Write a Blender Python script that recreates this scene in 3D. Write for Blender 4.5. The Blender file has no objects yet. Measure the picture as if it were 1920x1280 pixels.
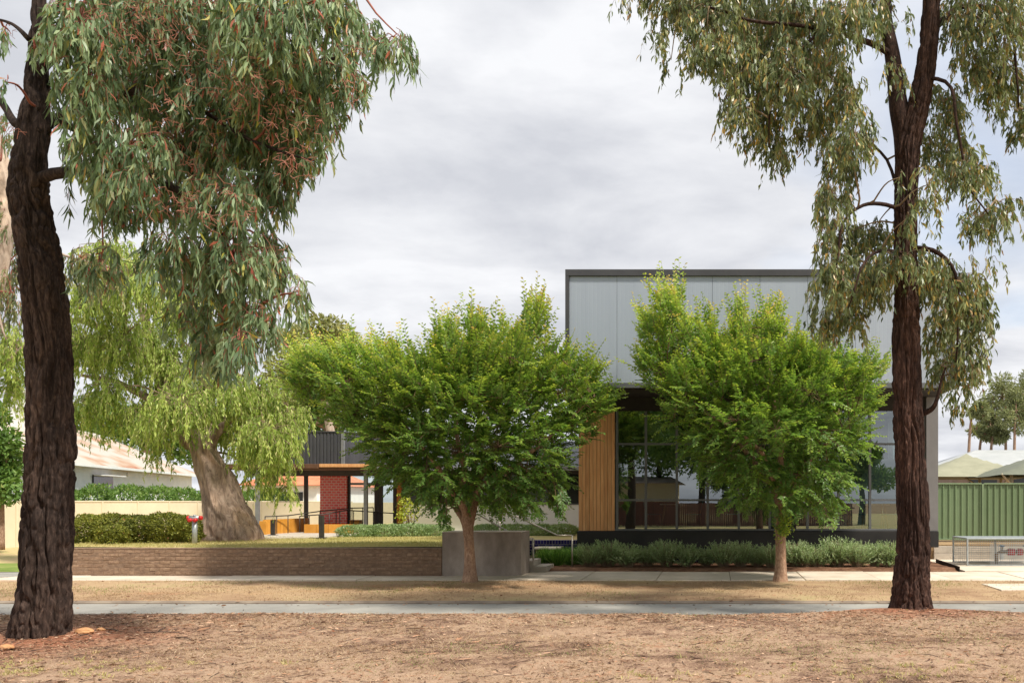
import bpy, math, random
import numpy as np
from mathutils import Vector, Matrix

random.seed(7)
RNG = np.random.default_rng(11)
scene = bpy.context.scene
COL = scene.collection
R = math.radians

# ------------------------------------------------------------------ camera
H = 1.7            # eye height
F = 1700.0         # focal length in pixels of the 1920 px wide photograph
VX, VY = 1340.0, 940.0   # where the optical axis meets the photograph
cam_d = bpy.data.cameras.new("camera")
cam_d.sensor_width = 36.0
cam_d.lens = 36.0 * F / 1920.0
cam_d.shift_x = -(VX - 960.0) / 1920.0
cam_d.shift_y = (VY - 640.0) / 1920.0
cam_d.clip_start = 0.1
cam_d.clip_end = 3000.0
cam = bpy.data.objects.new("camera", cam_d)
COL.objects.link(cam)
cam.location = (0, 0, H)
cam.rotation_euler = (R(90), 0, 0)
scene.camera = cam

# ------------------------------------------------------------------ sky and sun
SUN_EL, SUN_AZ = R(53), R(122)     # azimuth clockwise from +Y: 122 = from behind the camera's right shoulder
world = bpy.data.worlds.new("World")
scene.world = world
world.use_nodes = True
nt = world.node_tree
nt.nodes.clear()
N = nt.nodes.new
out = N("ShaderNodeOutputWorld")
sky = N("ShaderNodeTexSky")
sky.sky_type = 'NISHITA'
sky.sun_disc = False
sky.sun_elevation = SUN_EL
sky.sun_rotation = SUN_AZ
bg_sky = N("ShaderNodeBackground")
bg_sky.inputs[1].default_value = 0.11
nt.links.new(sky.outputs[0], bg_sky.inputs[0])
tc = N("ShaderNodeTexCoord")
sep = N("ShaderNodeSeparateXYZ")
nt.links.new(tc.outputs["Generated"], sep.inputs[0])
zc = N("ShaderNodeMath"); zc.operation = 'MAXIMUM'; zc.inputs[1].default_value = 0.0
nt.links.new(sep.outputs[2], zc.inputs[0])
za = N("ShaderNodeMath"); za.operation = 'ADD'; za.inputs[1].default_value = 0.16
nt.links.new(zc.outputs[0], za.inputs[0])
dv = []
for k in (0, 1):
    m_ = N("ShaderNodeMath"); m_.operation = 'DIVIDE'
    nt.links.new(sep.outputs[k], m_.inputs[0]); nt.links.new(za.outputs[0], m_.inputs[1])
    dv.append(m_)
cmb = N("ShaderNodeCombineXYZ")
nt.links.new(dv[0].outputs[0], cmb.inputs[0]); nt.links.new(dv[1].outputs[0], cmb.inputs[1])
def wnoise(scale, detail, rough, dist, off):
    mp = N("ShaderNodeMapping"); mp.inputs["Location"].default_value = off
    mp.inputs["Scale"].default_value = (1.0, 1.25, 1.0)
    nt.links.new(cmb.outputs[0], mp.inputs[0])
    n_ = N("ShaderNodeTexNoise")
    n_.inputs["Scale"].default_value = scale; n_.inputs["Detail"].default_value = detail
    n_.inputs["Roughness"].default_value = rough; n_.inputs["Distortion"].default_value = dist
    nt.links.new(mp.outputs[0], n_.inputs["Vector"])
    return n_
n1 = wnoise(1.6, 9, 0.56, 0.2, (3.1, 1.7, 0))
cr = N("ShaderNodeValToRGB")
cr.color_ramp.elements[0].position = 0.36; cr.color_ramp.elements[0].color = (0.37, 0.38, 0.41, 1)
cr.color_ramp.elements[1].position = 0.63; cr.color_ramp.elements[1].color = (0.535, 0.54, 0.556, 1)
nt.links.new(n1.outputs[0], cr.inputs[0])
bg_cl = N("ShaderNodeBackground"); bg_cl.inputs[1].default_value = 1.0
nt.links.new(cr.outputs[0], bg_cl.inputs[0])
n2 = wnoise(0.55, 5, 0.5, 0.3, (9.4, 4.2, 0))
cov = N("ShaderNodeMapRange"); cov.inputs[1].default_value = 0.30; cov.inputs[2].default_value = 0.42
cov.inputs[3].default_value = 0.45; cov.inputs[4].default_value = 1.0
nt.links.new(n2.outputs[0], cov.inputs[0])
mixw = N("ShaderNodeMixShader")
nt.links.new(cov.outputs[0], mixw.inputs[0])
nt.links.new(bg_sky.outputs[0], mixw.inputs[1]); nt.links.new(bg_cl.outputs[0], mixw.inputs[2])
nt.links.new(mixw.outputs[0], out.inputs[0])

sun_d = bpy.data.lights.new("sun", 'SUN')
sun_d.energy = 3.0
sun_d.angle = R(6.0)
sun_d.color = (1.0, 0.93, 0.82)
sun = bpy.data.objects.new("sun", sun_d)
COL.objects.link(sun)
sdir = Vector((math.sin(SUN_AZ) * math.cos(SUN_EL), math.cos(SUN_AZ) * math.cos(SUN_EL), math.sin(SUN_EL)))
sun.rotation_euler = sdir.to_track_quat('Z', 'Y').to_euler()
sun.location = (30, -10, 40)

vs = scene.view_settings
vs.view_transform = 'Standard'; vs.look = 'None'; vs.exposure = 0.84; vs.gamma = 1.0
vs.use_curve_mapping = False
scene.render.engine = 'CYCLES'
scene.cycles.max_bounces = 8
scene.cycles.transparent_max_bounces = 24
scene.cycles.use_denoising = True

# ------------------------------------------------------------------ helpers
def P(x, y, d):
    """point at depth d that the photograph shows at pixel x, y"""
    return np.array([(x - VX) / F * d, d, H - (y - VY) / F * d])
def PX(x, d): return (x - VX) / F * d
def PZ(y, d): return H - (y - VY) / F * d

def vnoise(p):
    p = np.asarray(p, dtype=np.float64)
    i = np.floor(p).astype(np.int64); f = p - i
    f = f * f * (3 - 2 * f)
    def h(ix, iy, iz):
        n = (ix * 374761393 + iy * 668265263 + iz * 1274126177) & 0x7fffffff
        n = ((n ^ (n >> 13)) * 1274126177) & 0x7fffffff
        n = n ^ (n >> 16)
        return (n & 0xffff) / 65535.0
    r = 0
    for a in (0, 1):
        wx = f[..., 0] if a else 1 - f[..., 0]
        for b in (0, 1):
            wy = f[..., 1] if b else 1 - f[..., 1]
            for c in (0, 1):
                wz = f[..., 2] if c else 1 - f[..., 2]
                r = r + wx * wy * wz * h(i[..., 0] + a, i[..., 1] + b, i[..., 2] + c)
    return r
def fbm(p, o=4):
    p = np.asarray(p, dtype=np.float64); s = 0; a = 0.5; t = 0
    for k in range(o):
        s = s + a * vnoise(p * (2 ** k) + 17.3 * k); t += a; a *= 0.5
    return s / t

def raw_mesh(name, V, polys_list, mat=None, smooth=False, face_attr=None):
    """polys_list: list of int arrays (n, k)"""
    me = bpy.data.meshes.new(name)
    V = np.asarray(V, dtype=np.float32).reshape(-1, 3)
    me.vertices.add(len(V)); me.vertices.foreach_set("co", V.ravel())
    loops = []; starts = []; off = 0; cnt = 0
    for A in polys_list:
        A = np.asarray(A, dtype=np.int32)
        if len(A) == 0: continue
        k = A.shape[1]
        loops.append(A.ravel())
        starts.append(off + np.arange(len(A), dtype=np.int32) * k)
        off += A.size; cnt += len(A)
    L = np.concatenate(loops); S = np.concatenate(starts).astype(np.int32)
    me.loops.add(len(L)); me.loops.foreach_set("vertex_index", L)
    me.polygons.add(cnt); me.polygons.foreach_set("loop_start", S)
    if smooth: me.polygons.foreach_set("use_smooth", np.ones(cnt, dtype=bool))
    if face_attr is not None:
        for nm, arr in face_attr.items():
            at = me.attributes.new(nm, 'FLOAT', 'FACE')
            at.data.foreach_set("value", np.asarray(arr, dtype=np.float32))
    me.update(calc_edges=True)
    me.validate()
    if mat: me.materials.append(mat)
    return me

def link(name, me, parent=None, loc=None, rot=None):
    o = bpy.data.objects.new(name, me)
    COL.objects.link(o)
    if loc is not None: o.location = loc
    if rot is not None: o.rotation_euler = rot
    if parent is not None:
        o.parent = parent
        b = base_of(parent)
        o.matrix_parent_inverse = b.inverted()
    return o
def base_of(o):
    m = Matrix.LocRotScale(o.location, o.rotation_euler, o.scale)
    if o.parent is not None:
        m = base_of(o.parent) @ o.matrix_parent_inverse @ m
    return m
def tag(o, label=None, cat=None, group=None, kind=None):
    if label: o["label"] = label
    if cat: o["category"] = cat
    if group: o["group"] = group
    if kind: o["kind"] = kind
    return o
def thing(name, label, cat, loc=(0, 0, 0), group=None):
    o = bpy.data.objects.new(name, None)
    COL.objects.link(o); o.location = loc; o.empty_display_size = 0.2
    return tag(o, label, cat, group)

class MB:
    def __init__(s): s.v = []; s.f = []
    def add(s, vs, fs):
        o = len(s.v); s.v += [tuple(map(float, q)) for q in vs]; s.f += [tuple(i + o for i in q) for q in fs]; return s
    def box(s, x0, x1, y0, y1, z0, z1):
        return s.add([(x0, y0, z0), (x1, y0, z0), (x1, y1, z0), (x0, y1, z0), (x0, y0, z1), (x1, y0, z1), (x1, y1, z1), (x0, y1, z1)],
                     [(0, 3, 2, 1), (4, 5, 6, 7), (0, 1, 5, 4), (1, 2, 6, 5), (2, 3, 7, 6), (3, 0, 4, 7)])
    def bbox(s, x0, x1, y0, y1, z0, z1, b=0.006):
        """box with chamfered edges"""
        c = []
        for z, i in ((z0, b), (z0 + b, 0), (z1 - b, 0), (z1, b)):
            for (xa, ya) in ((x0, y0), (x1, y0), (x1, y1), (x0, y1)):
                sx = 1 if xa == x0 else -1; sy = 1 if ya == y0 else -1
                c.append((xa + sx * max(i, 0), ya + sy * max(i, 0), z))
        fs = [(3, 2, 1, 0), (12, 13, 14, 15)]
        for r in range(3):
            for k in range(4):
                fs.append((r * 4 + k, r * 4 + (k + 1) % 4, r * 4 + 4 + (k + 1) % 4, r * 4 + 4 + k))
        return s.add(c, fs)
    def tube(s, pts, rad, n=8, caps=True):
        pts = [Vector(q) for q in pts]; m = len(pts)
        if not hasattr(rad, '__len__'): rad = [rad] * m
        vs = []; prev = None
        for i in range(m):
            t = (pts[min(i + 1, m - 1)] - pts[max(i - 1, 0)]).normalized()
            if prev is None:
                a = Vector((1, 0, 0)) if abs(t.x) < 0.9 else Vector((0, 1, 0))
            else: a = prev
            u = (a - t * a.dot(t)).normalized(); prev = u
            w = t.cross(u)
            for k in range(n):
                an = 2 * math.pi * (k + .5) / n
                vs.append(pts[i] + (u * math.cos(an) + w * math.sin(an)) * rad[i])
        fs = []
        for i in range(m - 1):
            for k in range(n):
                fs.append((i * n + k, i * n + (k + 1) % n, (i + 1) * n + (k + 1) % n, (i + 1) * n + k))
        if caps:
            fs.append(tuple(range(n - 1, -1, -1))); fs.append(tuple((m - 1) * n + k for k in range(n)))
        return s.add(vs, fs)
    def beam(s, a, b, w, h):
        """rectangular bar from a to b (any direction), w across, h up"""
        a = Vector(a); b = Vector(b); t = (b - a).normalized()
        up = Vector((0, 0, 1)) if abs(t.z) < 0.95 else Vector((0, 1, 0))
        sd = t.cross(up).normalized() * w / 2; u = sd.cross(t).normalized() * h / 2
        q = [a - sd - u, a + sd - u, a + sd + u, a - sd + u, b - sd - u, b + sd - u, b + sd + u, b - sd + u]
        return s.add(q, [(0, 1, 2, 3), (7, 6, 5, 4), (0, 4, 5, 1), (1, 5, 6, 2), (2, 6, 7, 3), (3, 7, 4, 0)])
    def prism(s, poly, axis, a, b):
        n = len(poly)
        def pt(q, t):
            if axis == 'x': return (t, q[0], q[1])
            if axis == 'y': return (q[0], t, q[1])
            return (q[0], q[1], t)
        return s.add([pt(q, a) for q in poly] + [pt(q, b) for q in poly],
                     [tuple(range(n)), tuple(range(2 * n - 1, n - 1, -1))] + [(i, i + n, (i + 1) % n + n, (i + 1) % n) for i in range(n)])
    def mesh(s, name, mat, smooth=False):
        me = bpy.data.meshes.new(name); me.from_pydata(s.v, [], s.f); me.update()
        import bmesh
        bm = bmesh.new(); bm.from_mesh(me); bmesh.ops.recalc_face_normals(bm, faces=bm.faces); bm.to_mesh(me); bm.free()
        if mat: me.materials.append(mat)
        if smooth: me.polygons.foreach_set("use_smooth", [True] * len(me.polygons))
        return me
    def build(s, name, mat, parent=None, smooth=False, loc=None):
        return link(name, s.mesh(name, mat, smooth), parent, loc)

# ------------------------------------------------------------------ materials
def srgb(r, g, b):
    def c(u):
        u /= 255.0
        return u / 12.92 if u <= 0.04045 else ((u + 0.055) / 1.055) ** 2.4
    return (c(r), c(g), c(b), 1)
def new_mat(name):
    m = bpy.data.materials.new(name); m.use_nodes = True
    n = m.node_tree.nodes; b = n["Principled BSDF"]
    return m, m.node_tree, b
def surf(name, c1, c2=None, scale=6.0, rough=0.75, bump=0.0, bscale=40.0, metallic=0.0, stretch=(1, 1, 1), rnd=0.0,
         detail=5, spec=0.4, c3=None, bdist=0.01, fine=0.0):
    """two/three tone noise coloured surface; rnd = brightness change from object to object; fine = extra fine-grain mottling"""
    m, t, b = new_mat(name)
    L = t.links.new; n = t.nodes.new
    if c2 is None: c2 = tuple(q * 0.85 for q in c1[:3]) + (1,)
    co = n("ShaderNodeTexCoord"); mp = n("ShaderNodeMapping"); mp.inputs["Scale"].default_value = stretch
    L(co.outputs["Object"], mp.inputs[0])
    oi = n("ShaderNodeObjectInfo")
    addv = n("ShaderNodeVectorMath"); addv.operation = 'ADD'
    sc_ = n("ShaderNodeMath"); sc_.operation = 'MULTIPLY'; sc_.inputs[1].default_value = 37.0 if rnd > 0 else 0.0
    L(oi.outputs["Random"], sc_.inputs[0]); L(mp.outputs[0], addv.inputs[0]); L(sc_.outputs[0], addv.inputs[1])
    no = n("ShaderNodeTexNoise"); no.inputs["Scale"].default_value = scale; no.inputs["Detail"].default_value = detail
    no.inputs["Roughness"].default_value = 0.62
    L(addv.outputs[0], no.inputs["Vector"])
    r = n("ShaderNodeValToRGB"); e = r.color_ramp.elements
    e[0].position = 0.34; e[0].color = c1; e[1].position = 0.66; e[1].color = c2
    if c3:
        x = e.new(0.5); x.color = c3
    L(no.outputs[0], r.inputs[0])
    colsock = r.outputs[0]
    def mul(colsock, fac_sock, lo, hi):
        mr = n("ShaderNodeMapRange"); mr.inputs[3].default_value = lo; mr.inputs[4].default_value = hi
        L(fac_sock, mr.inputs[0])
        mx = n("ShaderNodeMix"); mx.data_type = 'RGBA'; mx.blend_type = 'MULTIPLY'; mx.inputs[0].default_value = 1.0
        L(colsock, mx.inputs[6]); L(mr.outputs[0], mx.inputs[7])
        return mx.outputs[2]
    if rnd > 0: colsock = mul(colsock, oi.outputs["Random"], 1 - rnd, 1 + rnd)
    if fine > 0:
        nf = n("ShaderNodeTexNoise"); nf.inputs["Scale"].default_value = bscale * 1.3; nf.inputs["Detail"].default_value = 3
        L(mp.outputs[0], nf.inputs["Vector"])
        colsock = mul(colsock, nf.outputs[0], 1 - fine, 1 + fine)
    L(colsock, b.inputs["Base Color"])
    b.inputs["Roughness"].default_value = rough; b.inputs["Metallic"].default_value = metallic
    b.inputs["Specular IOR Level"].default_value = spec
    if bump > 0:
        nb = n("ShaderNodeTexNoise"); nb.inputs["Scale"].default_value = bscale; nb.inputs["Detail"].default_value = 6
        nb.inputs["Roughness"].default_value = 0.65
        L(addv.outputs[0], nb.inputs["Vector"])
        bp = n("ShaderNodeBump"); bp.inputs["Strength"].default_value = bump; bp.inputs["Distance"].default_value = bdist
        L(nb.outputs[0], bp.inputs["Height"]); L(bp.outputs[0], b.inputs["Normal"])
    return m
def leaf_mat(name, stops, rough=0.5, trans=0.3, tint=1.25, spec=0.35):
    """leaf colour taken per leaf from its tone value"""
    m, t, b = new_mat(name); L = t.links.new; n = t.nodes.new
    at = n("ShaderNodeAttribute"); at.attribute_name = "tone"; at.attribute_type = 'GEOMETRY'
    r = n("ShaderNodeValToRGB"); e = r.color_ramp.elements
    e[0].position = stops[0][0]; e[0].color = stops[0][1]
    e[1].position = stops[-1][0]; e[1].color = stops[-1][1]
    for p, c in stops[1:-1]:
        x = e.new(p); x.color = c
    L(at.outputs["Fac"], r.inputs[0])
    L(r.outputs[0], b.inputs["Base Color"]); b.inputs["Roughness"].default_value = rough
    b.inputs["Specular IOR Level"].default_value = spec
    tr = n("ShaderNodeBsdfTranslucent")
    mx = n("ShaderNodeMix"); mx.data_type = 'RGBA'; mx.blend_type = 'MULTIPLY'; mx.inputs[0].default_value = 1
    mx.inputs[7].default_value = (tint, tint * 1.05, tint * 0.6, 1)
    L(r.outputs[0], mx.inputs[6]); L(mx.outputs[2], tr.inputs[0])
    ms = n("ShaderNodeMixShader"); ms.inputs[0].default_value = trans
    L(b.outputs[0], ms.inputs[1]); L(tr.outputs[0], ms.inputs[2])
    L(ms.outputs[0], t.nodes["Material Output"].inputs[0])
    return m
def bark_mat(name, dark, mid, light, scale=9.0, zs=0.28, rough=0.95, base_light=None):
    m, t, b = new_mat(name); L = t.links.new; n = t.nodes.new
    co = n("ShaderNodeTexCoord"); mp = n("ShaderNodeMapping"); mp.inputs["Scale"].default_value = (1, 1, zs)
    L(co.outputs["Object"], mp.inputs[0])
    a = n("ShaderNodeTexNoise"); a.inputs["Scale"].default_value = scale * 2.2; a.inputs["Detail"].default_value = 8
    a.inputs["Roughness"].default_value = 0.7; a.inputs["Distortion"].default_value = 0.6
    L(mp.outputs[0], a.inputs["Vector"])
    r = n("ShaderNodeValToRGB"); e = r.color_ramp.elements
    e[0].position = 0.32; e[0].color = dark; e[1].position = 0.70; e[1].color = light
    x = e.new(0.5); x.color = mid
    L(a.outputs[0], r.inputs[0])
    at = n("ShaderNodeAttribute"); at.attribute_name = "tone"; at.attribute_type = 'GEOMETRY'
    mx = n("ShaderNodeMix"); mx.data_type = 'RGBA'; mx.blend_type = 'MIX'
    L(at.outputs["Fac"], mx.inputs[0]); L(r.outputs[0], mx.inputs[6])
    mx2 = n("ShaderNodeMix"); mx2.data_type = 'RGBA'; mx2.blend_type = 'MULTIPLY'; mx2.inputs[0].default_value = 1.0
    L(r.outputs[0], mx2.inputs[6]); mx2.inputs[7].default_value = (2.0, 1.9, 1.8, 1)
    L(mx2.outputs[2], mx.inputs[7])
    L(mx.outputs[2], b.inputs["Base Color"])
    b.inputs["Roughness"].default_value = rough; b.inputs["Specular IOR Level"].default_value = 0.2
    bp = n("ShaderNodeBump"); bp.inputs["Strength"].default_value = 0.9; bp.inputs["Distance"].default_value = 0.02
    L(a.outputs[0], bp.inputs["Height"]); L(bp.outputs[0], b.inputs["Normal"])
    return m
def glass_mat(name, tint=(0.55, 0.62, 0.6, 1), refl=0.18):
    m, t, b = new_mat(name); L = t.links.new; n = t.nodes.new
    t.nodes.remove(b)
    tr = n("ShaderNodeBsdfTransparent"); tr.inputs[0].default_value = tint
    gl = n("ShaderNodeBsdfGlossy"); gl.inputs["Roughness"].default_value = 0.004; gl.inputs[0].default_value = (0.9, 0.96, 0.98, 1)
    fr = n("ShaderNodeFresnel"); fr.inputs[0].default_value = 1.5
    ad = n("ShaderNodeMath"); ad.operation = 'ADD'; ad.inputs[1].default_value = refl; ad.use_clamp = True
    L(fr.outputs[0], ad.inputs[0])
    ms = n("ShaderNodeMixShader"); L(ad.outputs[0], ms.inputs[0]); L(tr.outputs[0], ms.inputs[1]); L(gl.outputs[0], ms.inputs[2])
    L(ms.outputs[0], t.nodes["Material Output"].inputs[0])
    return m

M = {}
M['concrete'] = surf('concrete', srgb(176, 166, 152), srgb(198, 188, 174), 2.5, 0.9, 0.3, 60, fine=0.12)
M['concrete_slab'] = surf('concrete_slab', srgb(196, 182, 162), srgb(222, 208, 190), 1.4, 0.9, 0.25, 70, rnd=0.05, fine=0.14)
M['concrete_wall'] = surf('concrete_wall', srgb(128, 117, 108), srgb(184, 171, 160), 1.3, 0.85, 0.35, 45, stretch=(1, 1, 0.5), fine=0.12, c3=srgb(156, 144, 134))
M['sleeper'] = surf('sleeper', srgb(160, 152, 140), srgb(182, 172, 158), 3, 0.9, 0.3, 50, rnd=0.08)
M['asphalt'] = surf('asphalt', srgb(138, 136, 131), srgb(166, 163, 156), 0.9, 0.9, 0.5, 120, fine=0.3, spec=0.08)
M['kerb'] = surf('kerb', srgb(118, 104, 92), srgb(150, 136, 120), 2.5, 0.9, 0.3, 60)
M['brown_brick'] = surf('brown_brick', srgb(124, 101, 83), srgb(158, 133, 110), 9, 0.95, 0.9, 70, rnd=0.13, fine=0.35, c3=srgb(140, 114, 93))
M['mortar'] = surf('mortar', srgb(116, 94, 78), srgb(142, 119, 99), 12, 0.95, 0.4, 90)
M['blue_brick'] = surf('blue_brick', srgb(26, 24, 74), srgb(44, 40, 104), 8, 0.18, 0.05, 20, rnd=0.25, spec=0.6)
M['pale_mortar'] = surf('pale_mortar', srgb(168, 164, 160), srgb(140, 136, 136), 20, 0.9, 0.2, 80)
M['fascia'] = surf('fascia', srgb(160, 169, 182), srgb(167, 176, 188), 1.1, 0.45, 0, 10, metallic=0.15, rnd=0.025, stretch=(2.5, 1, .12))
M['charcoal'] = surf('charcoal', srgb(66, 66, 69), srgb(74, 74, 77), 2, 0.5, 0, 10, metallic=0.1)
M['charcoal_clad'] = surf('charcoal_clad', srgb(70, 71, 75), srgb(80, 81, 85), 1, 0.5, metallic=0.1)
M['black_base'] = surf('black_base', srgb(34, 33, 33), srgb(44, 42, 41), 2, 0.6, 0.1, 30)
M['soffit'] = surf('soffit', srgb(44, 40, 38), srgb(54, 49, 46), 3, 0.7)
M['frame_grey'] = surf('frame_grey', srgb(100, 102, 104), srgb(108, 110, 112), 3, 0.45, metallic=0.3)
M['column_grey'] = surf('column_grey', srgb(118, 116, 116), srgb(126, 124, 124), 3, 0.5, metallic=0.2)
M['timber'] = surf('timber', srgb(212, 150, 98), srgb(234, 182, 128), 5, 0.55, 0.2, 30, stretch=(6, 6, 0.35), rnd=0.12, c3=srgb(222, 164, 110))
M['timber_dark'] = surf('timber_dark', srgb(92, 66, 50), srgb(112, 80, 60), 5, 0.6, stretch=(6, 6, 0.4))
M['orange_board'] = surf('orange_board', srgb(200, 138, 52), srgb(218, 158, 70), 3, 0.5, 0.05, 30, rnd=0.05)
M['orange_post'] = surf('orange_post', srgb(184, 102, 36), srgb(204, 120, 48), 4, 0.5)
M['white_render'] = surf('white_render', srgb(224, 224, 224), srgb(234, 234, 232), 1.5, 0.8, 0.1, 40)
M['white_board'] = surf('white_board', srgb(222, 228, 230), srgb(236, 240, 240), 2, 0.7)
M['window_dark'] = surf('window_dark', srgb(30, 33, 36), srgb(40, 43, 46), 1, 0.12, spec=0.6)
M['interior'] = surf('interior', srgb(84, 92, 92), srgb(98, 106, 104), 0.8, 0.8)
M['interior_floor'] = surf('interior_floor', srgb(104, 96, 88), srgb(120, 112, 104), 2, 0.4)
M['glass'] = glass_mat('glass', (0.5, 0.6, 0.58, 1), 0.20)
M['entry_glass'] = glass_mat('entry_glass', (0.78, 0.85, 0.82, 1), 0.06)
M['steel'] = surf('steel', srgb(176, 168, 156), srgb(192, 184, 172), 6, 0.35, metallic=0.6)
M['galv'] = surf('galv', srgb(150, 158, 160), srgb(176, 182, 182), 8, 0.45, metallic=0.5, c3=srgb(164, 170, 172))
M['dark_steel'] = surf('dark_steel', srgb(62, 58, 56), srgb(74, 70, 66), 6, 0.45, metallic=0.4)
M['dark_post'] = surf('dark_post', srgb(64, 56, 56), srgb(74, 66, 64), 6, 0.6)
M['grey_post'] = surf('grey_post', srgb(126, 128, 130), srgb(140, 142, 144), 6, 0.5, metallic=0.3)
M['cream_fence'] = surf('cream_fence', srgb(212, 199, 172), srgb(222, 210, 184), 0.8, 0.6, rnd=0.03)
M['green_fence'] = surf('green_fence', srgb(98, 118, 84), srgb(110, 128, 94), 0.7, 0.55, rnd=0.03)
M['green_trim'] = surf('green_trim', srgb(108, 128, 94), srgb(118, 136, 102), 2, 0.55)
M['sail'] = surf('sail', srgb(142, 142, 120), srgb(156, 155, 132), 2, 0.85, 0.1, 60)
M['sail_dark'] = surf('sail_dark', srgb(108, 112, 98), srgb(120, 124, 108), 2, 0.85)
M['pale_pole'] = surf('pale_pole', srgb(196, 180, 150), srgb(206, 190, 160), 4, 0.6)
M['red_paint'] = surf('red_paint', srgb(196, 44, 44), srgb(178, 36, 38), 8, 0.4)
M['blue_paint'] = surf('blue_paint', srgb(70, 96, 140), srgb(84, 112, 156), 8, 0.4)
M['brass'] = surf('brass', srgb(150, 120, 80), srgb(120, 90, 60), 12, 0.45, metallic=0.7)
M['teal_plastic'] = surf('teal_plastic', srgb(70, 140, 150), srgb(80, 150, 160), 3, 0.5)
M['table_white'] = surf('table_white', srgb(214, 212, 206), srgb(222, 220, 214), 3, 0.5)
M['pale_leg'] = surf('pale_leg', srgb(186, 170, 140), srgb(200, 184, 156), 6, 0.5)
M['roof_red'] = surf('roof_red', srgb(192, 112, 78), srgb(216, 140, 104), 1.5, 0.85, 0.3, 12)
M['roof_iron_dark'] = surf('roof_iron_dark', srgb(82, 84, 90), srgb(96, 98, 104), 2, 0.5, metallic=0.2)
M['roof_white'] = surf('roof_white', srgb(168, 172, 172), srgb(182, 185, 185), 1, 0.6)
M['cream_wall'] = surf('cream_wall', srgb(214, 196, 162), srgb(224, 208, 178), 1, 0.8)
M['red_house'] = surf('red_house', srgb(132, 76, 66), srgb(148, 92, 80), 2, 0.85)
M['school_wall'] = surf('school_wall', srgb(126, 116, 108), srgb(150, 132, 122), 2, 0.85)
M['park_roof'] = surf('park_roof', srgb(112, 100, 94), srgb(128, 114, 106), 2, 0.85)
M['soil'] = surf('soil', srgb(112, 78, 58), srgb(150, 112, 84), 6, 0.95, 0.8, 40, fine=0.3)
M['clay'] = surf('clay', srgb(182, 130, 88), srgb(202, 156, 112), 8, 0.95, 0.6, 40)
M['stick'] = surf('stick', srgb(66, 52, 44), srgb(110, 92, 80), 8, 0.9)
M['hardwood_dark'] = surf('hardwood_dark', srgb(96, 64, 56), srgb(122, 82, 70), 2, 0.85, stretch=(5, 5, 0.4), rnd=0.15)

def rust_roof():
    m, t, b = new_mat('rusty_iron'); L = t.links.new; n = t.nodes.new
    co = n("ShaderNodeTexCoord"); mp = n("ShaderNodeMapping"); mp.inputs["Scale"].default_value = (0.35, 0.35, 1.3)
    L(co.outputs["Object"], mp.inputs[0])
    a = n("ShaderNodeTexNoise"); a.inputs["Scale"].default_value = 1.3; a.inputs["Detail"].default_value = 8
    L(mp.outputs[0], a.inputs["Vector"])
    r = n("ShaderNodeValToRGB"); e = r.color_ramp.elements
    e[0].position = 0.46; e[0].color = srgb(186, 178, 168); e[1].position = 0.72; e[1].color = srgb(160, 100, 68)
    x = e.new(0.57); x.color = srgb(178, 154, 132)
    L(a.outputs[0], r.inputs[0]); L(r.outputs[0], b.inputs["Base Color"])
    b.inputs["Roughness"].default_value = 0.7
    return m
M['rusty_iron'] = rust_roof()

def red_brick():
    m, t, b = new_mat('red_glazed_brick'); L = t.links.new; n = t.nodes.new
    co = n("ShaderNodeTexCoord"); sp = n("ShaderNodeSeparateXYZ"); cb = n("ShaderNodeCombineXYZ")
    L(co.outputs["Object"], sp.inputs[0])
    ad = n("ShaderNodeMath"); ad.operation = 'ADD'; L(sp.outputs[0], ad.inputs[0]); L(sp.outputs[1], ad.inputs[1])
    L(ad.outputs[0], cb.inputs[0]); L(sp.outputs[2], cb.inputs[1])
    br = n("ShaderNodeTexBrick"); br.inputs["Scale"].default_value = 1.0
    br.inputs["Brick Width"].default_value = 0.16; br.inputs["Row Height"].default_value = 0.09
    br.inputs["Mortar Size"].default_value = 0.012; br.inputs["Mortar Smooth"].default_value = 0.2
    br.inputs["Color1"].default_value = srgb(230, 66, 68); br.inputs["Color2"].default_value = srgb(242, 98, 94)
    br.inputs["Mortar"].default_value = srgb(232, 190, 184)
    L(cb.outputs[0], br.inputs["Vector"]); L(br.outputs[0], b.inputs["Base Color"])
    b.inputs["Roughness"].default_value = 0.3
    bp = n("ShaderNodeBump"); bp.inputs["Strength"].default_value = 0.6; bp.inputs["Distance"].default_value = 0.01; bp.invert = True
    L(br.outputs["Fac"], bp.inputs["Height"]); L(bp.outputs[0], b.inputs["Normal"])
    return m
M['red_glazed_brick'] = red_brick()

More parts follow.
